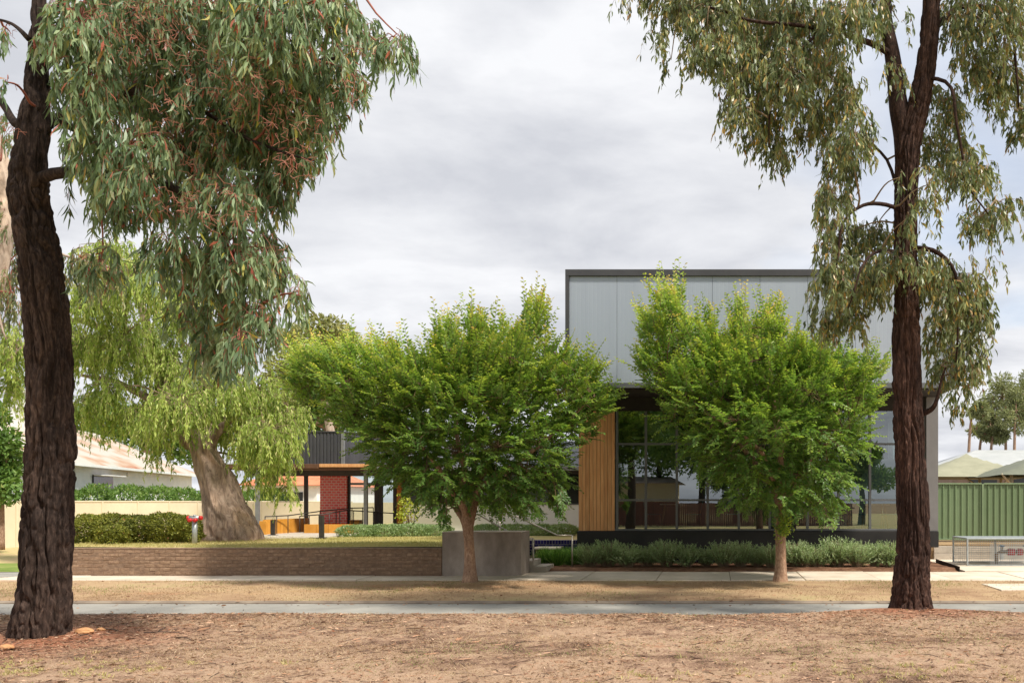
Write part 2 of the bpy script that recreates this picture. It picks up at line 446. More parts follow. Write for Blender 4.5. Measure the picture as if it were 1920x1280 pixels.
def ground_mat(name, stops, s1=0.5, s2=5.0, s3=60.0, soil=None, bump=0.5, dist=0.02):
    """patchy dry ground: broad patches, tufts and fine grain; attribute 'tone' blends to bare red soil"""
    m, t, b = new_mat(name); L = t.links.new; n = t.nodes.new
    co = n("ShaderNodeTexCoord")
    ns = []
    for s, dt in ((s1, 4), (s2, 6), (s3, 4)):
        a = n("ShaderNodeTexNoise"); a.inputs["Scale"].default_value = s; a.inputs["Detail"].default_value = dt
        a.inputs["Roughness"].default_value = 0.65; L(co.outputs["Object"], a.inputs["Vector"]); ns.append(a)
    def comb(a, ka, b_, kb):
        u = n("ShaderNodeMath"); u.operation = 'MULTIPLY'; u.inputs[1].default_value = ka; L(a, u.inputs[0])
        w = n("ShaderNodeMath"); w.operation = 'MULTIPLY_ADD'; w.inputs[1].default_value = kb; L(b_, w.inputs[0]); L(u.outputs[0], w.inputs[2])
        return w.outputs[0]
    v = comb(comb(ns[0].outputs[0], 0.42, ns[1].outputs[0], 0.33), 1.0, ns[2].outputs[0], 0.25)
    r = n("ShaderNodeValToRGB"); e = r.color_ramp.elements
    e[0].position = stops[0][0]; e[0].color = stops[0][1]; e[1].position = stops[-1][0]; e[1].color = stops[-1][1]
    for p, c in stops[1:-1]:
        x = e.new(p); x.color = c
    L(v, r.inputs[0]); col = r.outputs[0]
    if soil:
        at = n("ShaderNodeAttribute"); at.attribute_name = "tone"; at.attribute_type = 'GEOMETRY'
        nm = n("ShaderNodeMath"); nm.operation = 'MULTIPLY_ADD'; nm.inputs[1].default_value = 1.6; nm.inputs[2].default_value = -0.8
        L(ns[1].outputs[0], nm.inputs[0])
        ad = n("ShaderNodeMath"); ad.operation = 'ADD'; L(at.outputs["Fac"], ad.inputs[0]); L(nm.outputs[0], ad.inputs[1])
        mr = n("ShaderNodeMapRange"); mr.inputs[1].default_value = 0.25; mr.inputs[2].default_value = 0.85; L(ad.outputs[0], mr.inputs[0])
        r2 = n("ShaderNodeValToRGB"); e2 = r2.color_ramp.elements
        e2[0].position = 0.35; e2[0].color = soil[0]; e2[1].position = 0.65; e2[1].color = soil[1]; L(ns[2].outputs[0], r2.inputs[0])
        mx = n("ShaderNodeMix"); mx.data_type = 'RGBA'; L(mr.outputs[0], mx.inputs[0]); L(col, mx.inputs[6]); L(r2.outputs[0], mx.inputs[7])
        col = mx.outputs[2]
    L(col, b.inputs["Base Color"]); b.inputs["Roughness"].default_value = 1.0; b.inputs["Specular IOR Level"].default_value = 0.1
    bp = n("ShaderNodeBump"); bp.inputs["Strength"].default_value = bump; bp.inputs["Distance"].default_value = dist
    bb = comb(ns[1].outputs[0], 0.5, ns[2].outputs[0], 0.5)
    L(bb, bp.inputs["Height"]); L(bp.outputs[0], b.inputs["Normal"])
    return m
DRY = [(0.40, srgb(90, 70, 60)), (0.445, srgb(128, 102, 86)), (0.49, srgb(162, 134, 112)), (0.54, srgb(180, 154, 130)), (0.60, srgb(160, 120, 94))]
M['dry_verge'] = ground_mat('dry_verge', DRY, 0.45, 4.0, 45, soil=(srgb(138, 92, 72), srgb(172, 122, 96)), bump=1.0, dist=0.04)
M['far_verge'] = ground_mat('far_verge', [(0.36, srgb(128, 102, 82)), (0.46, srgb(160, 132, 104)), (0.53, srgb(178, 152, 120)), (0.59, srgb(172, 154, 116)), (0.66, srgb(134, 140, 86))], 0.35, 2.2, 40, soil=(srgb(150, 104, 74), srgb(178, 130, 94)))
M['lawn'] = ground_mat('lawn', [(0.38, srgb(140, 144, 88)), (0.45, srgb(172, 166, 110)), (0.52, srgb(190, 174, 126)), (0.62, srgb(184, 160, 120))], 0.4, 2.5, 40, soil=(srgb(196, 158, 122), srgb(212, 178, 142)))
M['green_grass'] = ground_mat('green_grass', [(0.38, srgb(96, 118, 56)), (0.5, srgb(122, 138, 70)), (0.62, srgb(150, 154, 92))], 0.5, 3, 40)
M['mulch'] = ground_mat('mulch', [(0.38, srgb(70, 48, 38)), (0.5, srgb(112, 82, 64)), (0.62, srgb(150, 116, 92))], 1.5, 9, 60)
M['earth'] = ground_mat('earth', [(0.38, srgb(126, 108, 80)), (0.5, srgb(150, 126, 96)), (0.62, srgb(166, 140, 110))], 0.05, 0.6, 12)

G = lambda *c: srgb(*c)
M['gum_leaf_grey'] = leaf_mat('gum_leaf_grey', [(0.0, G(78, 97, 69)), (0.3, G(108, 130, 93)), (0.6, G(138, 158, 118)), (0.8, G(167, 183, 142)), (0.86, G(160, 151, 99)), (0.90, G(197, 192, 87)), (0.93, G(184, 109, 85)), (1.0, G(168, 89, 74))], 0.38, 0.26)
M['gum_leaf_olive'] = leaf_mat('gum_leaf_olive', [(0.0, G(79, 91, 64)), (0.25, G(106, 119, 82)), (0.5, G(130, 141, 96)), (0.68, G(151, 156, 105)), (0.78, G(153, 139, 111)), (0.86, G(172, 159, 84)), (0.94, G(185, 149, 82)), (1.0, G(132, 98, 80))], 0.38, 0.26)
M['gum_leaf_back'] = leaf_mat('gum_leaf_back', [(0.0, G(76, 89, 60)), (0.5, G(117, 125, 86)), (0.9, G(158, 158, 108)), (1.0, G(173, 119, 91))], 0.5, 0.22)
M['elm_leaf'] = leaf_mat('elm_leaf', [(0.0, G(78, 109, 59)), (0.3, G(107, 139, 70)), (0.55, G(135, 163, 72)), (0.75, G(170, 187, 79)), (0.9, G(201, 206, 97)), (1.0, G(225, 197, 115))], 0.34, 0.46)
M['pepper_leaf'] = leaf_mat('pepper_leaf', [(0.0, G(108, 131, 58)), (0.4, G(154, 175, 82)), (0.7, G(187, 203, 110)), (0.88, G(210, 216, 140)), (1.0, G(214, 201, 150))], 0.5, 0.38)
M['hedge_leaf'] = leaf_mat('hedge_leaf', [(0.0, G(73, 80, 40)), (0.4, G(113, 120, 54)), (0.75, G(156, 158, 68)), (0.93, G(189, 175, 85)), (1.0, G(158, 116, 76))], 0.5, 0.25)
M['grey_shrub'] = leaf_mat('grey_shrub', [(0.0, G(98, 122, 77)), (0.4, G(140, 164, 110)), (0.75, G(174, 193, 144)), (1.0, G(206, 216, 181))], 0.55, 0.25)
M['strap_leaf'] = leaf_mat('strap_leaf', [(0.0, G(53, 87, 34)), (0.5, G(85, 126, 51)), (1.0, G(129, 161, 76))], 0.45, 0.28)
M['mid_green'] = leaf_mat('mid_green', [(0.0, G(67, 95, 48)), (0.45, G(99, 132, 63)), (0.8, G(136, 162, 84)), (1.0, G(173, 179, 112))], 0.5, 0.28)
M['pale_tree'] = leaf_mat('pale_tree', [(0.0, G(112, 118, 74)), (0.5, G(150, 152, 98)), (1.0, G(182, 176, 128))], 0.5, 0.28)
M['pine_leaf'] = leaf_mat('pine_leaf', [(0.0, G(104, 112, 82)), (0.5, G(142, 148, 108)), (0.95, G(172, 174, 132)), (1.0, G(136, 104, 90))], 0.6, 0.3)
M['yellow_leaf'] = leaf_mat('yellow_leaf', [(0.0, G(150, 170, 60)), (1.0, G(206, 206, 84))], 0.5, 0.35)
M['litter'] = leaf_mat('litter', [(0.0, G(84, 60, 48)), (0.3, G(124, 92, 72)), (0.55, G(158, 120, 94)), (0.75, G(182, 140, 112)), (0.9, G(206, 176, 150)), (1.0, G(186, 112, 74))], 0.8, 0.08)
M['straw'] = leaf_mat('straw', [(0.0, G(110, 87, 70)), (0.4, G(158, 131, 104)), (0.75, G(186, 163, 133)), (0.93, G(207, 190, 163)), (0.96, G(133, 137, 80)), (1.0, G(116, 131, 66))], 0.9, 0.2)
M['lawn_blade'] = leaf_mat('lawn_blade', [(0.0, G(134, 142, 80)), (0.4, G(172, 166, 108)), (1.0, G(200, 182, 134))], 0.8, 0.25)

M['gum_bark_dark'] = bark_mat('gum_bark_dark', G(29, 23, 21), G(51, 41, 37), G(84, 70, 63), 13)
M['gum_bark_red'] = bark_mat('gum_bark_red', G(30, 22, 19), G(55, 40, 35), G(90, 68, 59), 15)
M['pepper_bark'] = bark_mat('pepper_bark', G(104, 88, 77), G(154, 134, 119), G(188, 167, 151), 5, 0.22)
M['elm_bark'] = bark_mat('elm_bark', G(118, 92, 74), G(152, 124, 104), G(186, 160, 138), 14, 0.4)
M['pale_bark'] = bark_mat('pale_bark', G(132, 116, 102), G(168, 152, 138), G(190, 176, 162), 6, 0.4)
M['red_twig'] = surf('red_twig', srgb(132, 72, 60), srgb(160, 100, 84), 12, 0.7)
M['olive_twig'] = surf('olive_twig', srgb(120, 100, 80), srgb(158, 138, 112), 12, 0.8)
M['elm_twig'] = surf('elm_twig', srgb(96, 76, 58), srgb(124, 98, 76), 12, 0.85)
M['blossom'] = surf('blossom', srgb(156, 94, 80), srgb(176, 124, 104), 12, 0.7)

# ------------------------------------------------------------------ foliage builders
def unit(v): return v / np.maximum(np.linalg.norm(v, axis=-1, keepdims=True), 1e-9)
def rand_unit(n): return unit(RNG.normal(size=(n, 3)))
def ball(n, surf_bias=2.2): return rand_unit(n) * (RNG.random((n, 1)) ** (1.0 / surf_bias))

def long_leaves(name, pos, dr, nrm, ln, wd, tone, mat, curve=0.2):
    """willow-shaped leaves: base, two pairs of edge points, tip"""
    n = len(pos); dr = unit(dr); sd = unit(np.cross(dr, nrm)); nm = np.cross(sd, dr)
    ln = ln[:, None]; wd = wd[:, None]
    c = (RNG.random((n, 1)) - 0.5) * 2 * curve * ln
    V = np.empty((n, 6, 3), dtype=np.float32)
    V[:, 0] = pos
    V[:, 1] = pos + dr * ln * .33 + sd * (wd * .5 + c * .6) + nm * wd * .12
    V[:, 2] = pos + dr * ln * .33 + sd * (-wd * .5 + c * .6) + nm * wd * .12
    V[:, 3] = pos + dr * ln * .68 + sd * (wd * .36 + c * .75)
    V[:, 4] = pos + dr * ln * .68 + sd * (-wd * .36 + c * .75)
    V[:, 5] = pos + dr * ln
    b = np.arange(n)[:, None] * 6
    T1 = b + np.array([[0, 2, 1]]); Q = b + np.array([[1, 2, 4, 3]]); T2 = b + np.array([[3, 4, 5]])
    return raw_mesh(name, V, [T1, Q, T2], mat, False, {"tone": np.concatenate([tone] * 3)})
def short_leaves(name, pos, dr, nrm, ln, wd, tone, mat, fold=0.25):
    """oval leaves folded along the midrib"""
    n = len(pos); dr = unit(dr); sd = unit(np.cross(dr, nrm)); nm = np.cross(sd, dr)
    ln = ln[:, None]; wd = wd[:, None]
    V = np.empty((n, 4, 3), dtype=np.float32)
    V[:, 0] = pos
    V[:, 1] = pos + dr * ln * .45 + sd * wd * .5 + nm * wd * fold
    V[:, 2] = pos + dr * ln - nm * ln * .08
    V[:, 3] = pos + dr * ln * .45 - sd * wd * .5 + nm * wd * fold
    b = np.arange(n)[:, None] * 4
    return raw_mesh(name, V, [b + np.array([[0, 2, 1]]), b + np.array([[0, 3, 2]])], mat, False, {"tone": np.concatenate([tone] * 2)})
def twig_mesh(name, paths, r0, r1, mat):
    """paths (n, k, 3): three-sided tubes"""
    n, k, _ = paths.shape
    t = np.gradient(paths, axis=1); t = unit(t)
    a = np.where(np.abs(t[..., 2:3]) < .9, np.array([0, 0, 1.0]), np.array([1.0, 0, 0]))
    u = unit(np.cross(t, a)); w = np.cross(t, u)
    rr = np.linspace(1, 0, k)[None, :, None]; r0 = np.broadcast_to(np.asarray(r0, dtype=float).reshape(-1, 1, 1), (n, 1, 1)); r1 = np.asarray(r1, dtype=float).reshape(-1, 1, 1)
    rad = r1 + (r0 - r1) * rr
    V = np.empty((n, k, 3, 3))
    for j in range(3):
        an = 2 * math.pi * j / 3
        V[:, :, j] = paths + (u * math.cos(an) + w * math.sin(an)) * rad
    b = (np.arange(n) * k * 3)[:, None, None, None]; ki = (np.arange(k - 1) * 3)[None, :, None, None]
    q = np.array([[[j, (j + 1) % 3, 3 + (j + 1) % 3, 3 + j] for j in range(3)]])[:, None]
    Q = (b + ki + q).reshape(-1, 4)
    return raw_mesh(name, V, [Q], mat, True)

def catmull(pts, n):
    pts = np.asarray(pts, float); m = len(pts)
    q = np.vstack([2 * pts[0] - pts[1], pts, 2 * pts[-1] - pts[-2]])
    ts = np.linspace(0, m - 1, n); i = np.minimum(ts.astype(int), m - 2); f = (ts - i)[:, None]
    p0, p1, p2, p3 = q[i], q[i + 1], q[i + 2], q[i + 3]
    return 0.5 * ((2 * p1) + (-p0 + p2) * f + (2 * p0 - 5 * p1 + 4 * p2 - p3) * f ** 2 + (-p0 + 3 * p1 - 3 * p2 + p3) * f ** 3)
def trunk_mesh(name, pts, rad, mat, ns=96, step=0.03, furrow=0.03, fx=9.0, fz=1.6, lump=0.05, flare=0.0, twist=0.0, tone_fn=None, wobble=1.0, crack=False):
    pts = np.asarray(pts, float); rad = np.asarray(rad, float)
    L = np.sum(np.linalg.norm(np.diff(pts, axis=0), axis=1)); n = max(int(L / step), 8)
    c = catmull(pts, n); rr = catmull(np.stack([rad, rad, rad], 1), n)[:, 0]
    t = unit(np.gradient(c, axis=0))
    u = np.zeros_like(c); a = np.array([1.0, 0, 0])
    for i in range(n):
        a = a - t[i] * a.dot(t[i]); a /= np.linalg.norm(a); u[i] = a
    w = np.cross(t, u)
    s = np.linspace(0, L, n)[:, None]
    th = (np.arange(ns) / ns * 2 * math.pi)[None, :]
    th2 = th + twist * s
    cx, sx = np.cos(th2), np.sin(th2); rm = rr[:, None]
    zz = np.broadcast_to(s, cx.shape)
    wob = fbm(np.stack([cx * 1.3, sx * 1.3, zz * 2.2], -1) * 1.0 + 5, 3) - .5
    q = np.stack([cx * rm * fx + wobble * wob, sx * rm * fx + wobble * wob, zz * fz + 9.1], -1)
    rid = 1 - np.abs(2 * vnoise(q) - 1)
    rid2 = 1 - np.abs(2 * vnoise(q * 2.3 + 31) - 1)
    chip = vnoise(np.stack([cx * rm * fx * 1.6, sx * rm * fx * 1.6, zz * fz * 7 + 3], -1))
    if crack:
        d = furrow * (.35 - 1.5 * np.exp(-((1 - rid) / .20) ** 2) - .7 * np.exp(-((1 - rid2) / .22) ** 2) + chip * .75 - .1) * np.minimum(rm / 0.2, 1)
    else:
        d = furrow * ((rid ** 1.4) * 1.0 + rid2 * .45 + chip * .5 - 1.0) * np.minimum(rm / 0.25, 1)
    lm = lump * rm * 2 * (fbm(np.stack([cx, sx, zz * 1.1], -1) * 1.2 + 40, 3) - .5)
    fl = flare * np.exp(-s / 0.22) * (0.7 + 0.6 * vnoise(np.stack([cx * 1.6, sx * 1.6, zz * 0 + 2], -1)))
    r = rm + d + lm + fl
    V = c[:, None, :] + (u[:, None, :] * np.cos(th)[..., None] + w[:, None, :] * np.sin(th)[..., None]) * r[..., None]
    i = np.arange(n - 1)[:, None] * ns; k = np.arange(ns)[None, :]; k2 = (k + 1) % ns
    Q = np.stack([i + k, i + k2, i + ns + k2, i + ns + k], -1).reshape(-1, 4)
    plate = fbm(np.stack([cx * rm * 5, sx * rm * 5, zz * 1.6], -1) + 77, 4)[:-1]
    tone = np.clip((plate - .42) * 2.2, 0, .7)
    if tone_fn is not None:
        tone = tone + tone_fn(c[:-1, 2])[:, None] * (0.5 + rid[:-1] * .7)
    me = raw_mesh(name, V, [Q], mat, True, {"tone": np.clip(tone, 0, 1).ravel()})
    return me
def limb(mb, pts, r0, r1, n=8, k=14, wob=0.04):
    c = catmull(pts, k)
    off = (np.stack([vnoise(c * 1.7 + q) for q in (3, 19, 41)], -1) - .5) * wob * 2
    off[0] = 0
    rr = np.linspace(r0, r1, k)
    mb.tube(list(c + off), list(rr), n)
    return c + off

def sample_clumps(clumps, n, d0, dsp, s, bias=2.0, lift=0.0):
    """points in ellipsoids given by photo position (cx, cy, rx, ry[, weight[, depth shift]])"""
    C = np.array([list(c[:4]) + [c[4] if len(c) > 4 else 1.0, c[5] if len(c) > 5 else np.nan] for c in clumps], float)
    wgt = C[:, 2] * C[:, 3] * C[:, 4]; wgt /= wgt.sum()
    dsh = np.where(np.isnan(C[:, 5]), (RNG.random(len(C)) - .5) * 2 * dsp, C[:, 5])
    idx = RNG.choice(len(C), n, p=wgt)
    u = ball(n, bias)
    c = C[idx]
    depth = d0 + dsh[idx] + u[:, 1] * np.minimum((c[:, 2] + c[:, 3]) * .5 / s * 1.15, dsp + .5)
    x = c[:, 0] + u[:, 0] * c[:, 2]; y = c[:, 1] - u[:, 2] * c[:, 3] - lift
    pos = np.stack([(x - VX) / F * depth, depth, H - (y - VY) / F * depth], -1)
    cen = np.stack([(C[:, 0] - VX) / F * (d0 + dsh), d0 + dsh, H - (C[:, 1] - lift - VY) / F * (d0 + dsh)], -1)
    return pos, idx, cen, u

def hanging_crown(tree, clumps, n, d0, dsp, s, L, nl, lsize, mat, twigmat, limbs, droop=1.0, twig_r=0.004, red=0.0, tonemix=None,
                  spread=0.28, branch_r=0.014, lift=0.0, bias=2.0, branchmat=None, sway=0.0):
    pos, idx, cen, u = sample_clumps(clumps, n, d0, dsp, s, bias, lift)
    out_ = unit(np.stack([u[:, 0], u[:, 1], np.zeros(n)], -1) + RNG.normal(size=(n, 3)) * .6 * np.array([1, 1, .2]))
    Ls = (L[0] + (L[1] - L[0]) * RNG.random(n))
    k = 5; t = np.linspace(0, 1, k)[None, :, None]
    side = rand_unit(n)[:, None, :] * np.array([1, 1, .1])
    path = pos[:, None, :] + out_[:, None, :] * (Ls[:, None, None] * (t - .35 * t * t) * .55) \
        + np.array([0, 0, -1.0]) * Ls[:, None, None] * droop * (t ** 1.6) * .85 + np.array([0, 0, 1.0]) * Ls[:, None, None] * .12 * np.sin(t * 2.4) \
        + side * Ls[:, None, None] * .1 * t * t
    tag(link('twigs', twig_mesh('twigs', path, np.full(n, twig_r), np.array([twig_r * .4]), twigmat), tree), kind='stuff')
    # leaves along each twig
    tt = RNG.random((n, nl)) ** .75
    j = np.minimum((tt * (k - 1)).astype(int), k - 2); f = (tt * (k - 1) - j)[..., None]
    ii = np.arange(n)[:, None]
    lp = path[ii, j] * (1 - f) + path[ii, j + 1] * f
    tang = unit(path[ii, j + 1] - path[ii, j])
    N_ = n * nl
    lp = lp.reshape(-1, 3) + RNG.normal(size=(N_, 3)) * .012; tang = tang.reshape(-1, 3)
    dr = unit(np.array([0, 0, -1.0]) * droop + tang * .45 + RNG.normal(size=(N_, 3)) * spread + np.array([sway, 0, 0]))
    nrm = rand_unit(N_) * np.array([1, 1, .35])
    ln = lsize[0] * (.45 + .85 * RNG.random(N_)); wd = lsize[1] * (.55 + .8 * RNG.random(N_))
    if tonemix is None: tone = RNG.random(N_)
    else:
        base = tonemix(n, idx)
        tone = np.clip(np.repeat(base, nl) + RNG.normal(size=N_) * .13, 0, .84)
        odd = RNG.random(N_) < red
        tone = np.where(odd, .86 + .14 * RNG.random(N_), tone)
    link('crown', long_leaves('crown', lp, dr, nrm, ln, wd, tone, mat), tree)
    # branches from the limbs out to each clump and on to some of the twigs
    if limbs is not None and len(limbs):
        allp = np.concatenate(limbs)
        mb = MB()
        for ci, c in enumerate(cen):
            dd = np.linalg.norm(allp - c, axis=1); a = allp[dd.argmin()]
            if dd.min() > 5: continue
            mid = (a + c) / 2 + np.array([0, 0, .12 * dd.min()])
            limb(mb, [a, mid, c], branch_r + .006 * dd.min(), branch_r * .5, 5, 9, .08)
            for q in np.where(idx == ci)[0][::5]:
                p = path[q, 0]; mid = (c + p) / 2 + np.array([0, 0, .05])
                mb.tube(list(catmull([c, mid, p], 5)), [branch_r * .5, branch_r * .42, branch_r * .36, branch_r * .3, branch_r * .24], 4, False)
        tag(mb.build('branches', branchmat or twigmat, tree, True), kind='stuff')

def shoot_crown(tree, clumps, n, d0, dsp, s, L, nl, lsize, mat, twigmat, limbs, centre, updir, tonefn, branch_r=0.02, bias=2.0, jit=.35, outw=.8):
    """dense crown of leafy shoots that point out and up"""
    pos, idx, cen, u = sample_clumps(clumps, n, d0, dsp, s, bias)
    o = unit(pos - centre)
    h = (pos[:, 2] - pos[:, 2].min()) / (np.ptp(pos[:, 2]) + 1e-6)
    dr = unit(o * outw + np.array([0, 0, 1.0]) * updir(h)[:, None] + RNG.normal(size=(n, 3)) * jit)
    Ls = (L[0] + (L[1] - L[0]) * RNG.random(n) ** 1.5) * (.8 + .9 * h * h)
    k = 4; t = np.linspace(0, 1, k)[None, :, None]
    path = pos[:, None] + dr[:, None] * Ls[:, None, None] * t + np.array([0, 0, -.14]) * Ls[:, None, None] * t * t * (1.4 - 2 * h)[:, None, None]
    tag(link('twigs', twig_mesh('twigs', path, np.full(n, .005), np.array([.0018]), twigmat), tree), kind='stuff')
    tt = (np.arange(nl)[None, :] + RNG.random((n, nl))) / nl
    j = np.minimum((tt * (k - 1)).astype(int), k - 2); f = (tt * (k - 1) - j)[..., None]; ii = np.arange(n)[:, None]
    lp = path[ii, j] * (1 - f) + path[ii, j + 1] * f
    sdv = unit(np.cross(dr, np.array([0, 0, 1.0]) + RNG.normal(size=(n, 3)) * .3))
    sgn = np.where(np.arange(nl) % 2 == 0, 1.0, -1.0)[None, :, None]
    ld = unit(dr[:, None] * .55 + sdv[:, None] * sgn * .8 + RNG.normal(size=(n, nl, 3)) * .17 + np.array([0, 0, -.12]))
    up = np.cross(sdv, dr); up = up * np.sign(up[:, 2:3] + 1e-9)
    nr = np.broadcast_to(up[:, None], ld.shape) + RNG.normal(size=ld.shape) * .2
    N_ = n * nl
    tip = tt.reshape(-1)
    ln = lsize[0] * (.7 + .6 * RNG.random(N_)) * (1.1 - .5 * tip); wd = lsize[1] * (.75 + .5 * RNG.random(N_)) * (1.1 - .5 * tip)
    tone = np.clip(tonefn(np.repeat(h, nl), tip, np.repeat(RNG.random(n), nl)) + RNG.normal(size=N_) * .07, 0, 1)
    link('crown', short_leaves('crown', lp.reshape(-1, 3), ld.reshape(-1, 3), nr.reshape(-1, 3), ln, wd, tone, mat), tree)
    allp = np.concatenate(limbs); mb = MB()
    for ci, c in enumerate(cen):
        dd = np.linalg.norm(allp - c, axis=1); a = allp[dd.argmin()]
        mid = (a + c) / 2 + np.array([0, 0, .08 * dd.min()])
        limb(mb, [a, mid, c], branch_r, branch_r * .45, 5, 8, .06)
        for q in np.where(idx == ci)[0][::4]:
            p = path[q, 0]
            mb.tube([c, (c + p) / 2 + np.array([0, 0, .03]), p], [branch_r * .42, branch_r * .32, .005], 4, False)
    tag(mb.build('branches', twigmat, tree, True), kind='stuff')

def puff_crown(tree, cen, rad, n, lsize, mat, tone0=.1, tone1=.8, bias=3.0, nub=0.25, name='crown', droop=0.0, along=None):
    """crown of a far tree: leaf faces on lumpy balls. cen (k,3), rad (k,3)"""
    cen = np.asarray(cen, float); rad = np.asarray(rad, float)
    w = (rad.prod(axis=1)) ** (2 / 3); w /= w.sum()
    idx = RNG.choice(len(cen), n, p=w)
    u = ball(n, bias)
    lum = 1 + nub * 2 * (fbm(u * 3.1 + idx[:, None] * 7.7, 3) - .5)
    pos = cen[idx] + u * rad[idx] * lum[:, None]
    dr = unit(u * .8 + RNG.normal(size=(n, 3)) * .8 + np.array([0, 0, .2 - droop]))
    nr = unit(u + RNG.normal(size=(n, 3)) * .7 + np.array([0, 0, .4]))
    ln = lsize[0] * (.6 + .8 * RNG.random(n)); wd = lsize[1] * (.6 + .8 * RNG.random(n))
    tone = np.clip(tone0 + (tone1 - tone0) * (RNG.random(n) * .6 + .4 * vnoise(pos * 1.3)) , 0, 1)
    tone = np.where(RNG.random(n) < .02, 1, tone)
    return link(name, short_leaves(name, pos, dr, nr, ln, wd, tone, mat), tree)

# ================================================================== SETTING
def grid_sheet(name, x0, x1, y0, y1, nx, ny, zf, mat, tonef=None, kind='structure', label=None):
    X, Y = np.meshgrid(np.linspace(x0, x1, nx), np.linspace(y0, y1, ny))
    Z = zf(X, Y)
    V = np.stack([X, Y, Z], -1).reshape(-1, 3)
    i = np.arange(ny - 1)[:, None] * nx; k = np.arange(nx - 1)[None]
    Q = np.stack([i + k, i + k + 1, i + nx + k + 1, i + nx + k], -1).reshape(-1, 4)
    fa = None
    if tonef is not None:
        c = V[Q].mean(axis=1); fa = {"tone": tonef(c[:, 0], c[:, 1])}
    o = link(name, raw_mesh(name, V, [Q], mat, True, fa))
    return tag(o, label, None, None, kind)

LT = P(74, 1200, 10.66)      # foot of the near left gum
RT = P(1708, 1138, 13.2)     # foot of the near right gum
def near_z(X, Y):
    z = 0.119 * np.clip((Y - 5.0) / 7.8, 0, 1) ** 1.1
    z = z + .10 * np.exp(-((X - RT[0]) ** 2 / 1.6 + (Y - RT[1]) ** 2 / .5)) * np.clip((13.6 - Y) / .6, 0, 1) * .55
    z = z + .07 * np.exp(-((X - LT[0]) ** 2 + (Y - LT[1]) ** 2) / .5)
    z = z + (fbm(np.stack([X * .9, Y * .9, X * 0], -1), 4) - .5) * .055
    edge = 12.8 + .12 * (fbm(np.stack([X * 1.3, X * 0 + 3, X * 0], -1), 3) - .5) + .55 * np.exp(-((X - RT[0]) / 1.0) ** 2)
    e = np.clip((Y - edge) / .16, 0, 1)
    return z * (1 - e) - .10 * e
def near_soil(X, Y):
    return .95 * np.exp(-((X - LT[0]) ** 2 + (Y - LT[1]) ** 2) / 2.6) + .95 * np.exp(-((X - RT[0]) ** 2 / 1.6 + (Y - RT[1]) ** 2 / .6)) + .18 * np.exp(-((Y - 12.5) / .4) ** 2)

tag(grid_sheet('ground', -900, 900, -900, 900, 3, 3, lambda X, Y: X * 0 - .30, M['earth']), kind='structure')
grid_sheet('near_verge', -16, 8, 5.0, 13.75, 400, 180, near_z, M['dry_verge'], near_soil)
grid_sheet('park_ground', -90, 90, -80, 5.0, 30, 30, lambda X, Y: X * 0 - .004, M['lawn'], lambda X, Y: X * 0)
MB().box(-90, 90, 5.0, 13.6, -.25, -.115).build('verge_soil', M['soil'])["kind"] = 'structure'
grid_sheet('road', -90, 90, 12.6, 15.82, 120, 8, lambda X, Y: X * 0 - .080 + .004 * (fbm(np.stack([X * .4, Y, X * 0], -1), 2) - .5), M['asphalt'])
kb = MB()
kb.prism([(15.80, -.2), (15.81, -.06), (15.84, -.045), (15.95, -.040), (15.95, -.2)], 'x', -60, 40)
kb.build('kerb', M['kerb'])["kind"] = 'structure'
T1 = P(880, 1090, 19.27); T2 = P(1463, 1088, 19.5)
def far_soil(X, Y):
    t = .55 * np.exp(-((X - T1[0] + .8) / 3.2) ** 2 - ((Y - 18.4) / 1.1) ** 2)
    t = np.maximum(t, .5 * np.exp(-((X - T2[0] + 2.5) / 3) ** 2 - ((Y - 18.6) / 1.0) ** 2))
    return t + .35 * np.exp(-((X + 11) / 3) ** 2 - ((Y - 17.2) / .5) ** 2)
grid_sheet('far_verge', -40, 22, 15.95, 19.62, 300, 60,
           lambda X, Y: -.045 + .035 * (Y - 15.95) / 3.7 + (fbm(np.stack([X * .8, Y * .8, X * 0 + 2], -1), 3) - .5) * .03, M['far_verge'], far_soil)
# footpath: concrete slabs
fp = tag(MB().box(-40, 24, 19.6, 22.4, -.2, -.035).build('footpath', M['soil']), kind='structure')
me = None
for k in range(-18, 13):
    x = k * 1.62 + .35
    far = 21.92 if x > -5.2 else 21.0
    b = MB().bbox(x + .006, x + 1.614, 19.6 + .015 * math.sin(k * 2.1), far, -.03, .012 + .006 * math.sin(k * 1.7), .008)
    b.build('slab', M['concrete_slab'], fp)
# slab path patch in the far verge at the right edge of the picture
MB().bbox(PX(1858, 18.2), 12, 17.55, 18.85, -.08, .0, .01).build('crossing_slab', M['concrete_slab'])["kind"] = 'structure'
# asphalt patch left of the brick wall
MB().box(-24, -15.75, 20.2, 21.6, -.1, .022).build('driveway', M['asphalt'])["kind"] = 'structure'
grid_sheet('neighbour_lawn', -60, -15.66, 21.6, 70, 40, 40, lambda X, Y: X * 0 + .005, M['lawn'], lambda X, Y: .1 + .3 * (Y > 25))
grid_sheet('grass_strip', -60, -16.0, 21.62, 24.6, 30, 6, lambda X, Y: X * 0 + .03, M['green_grass'])
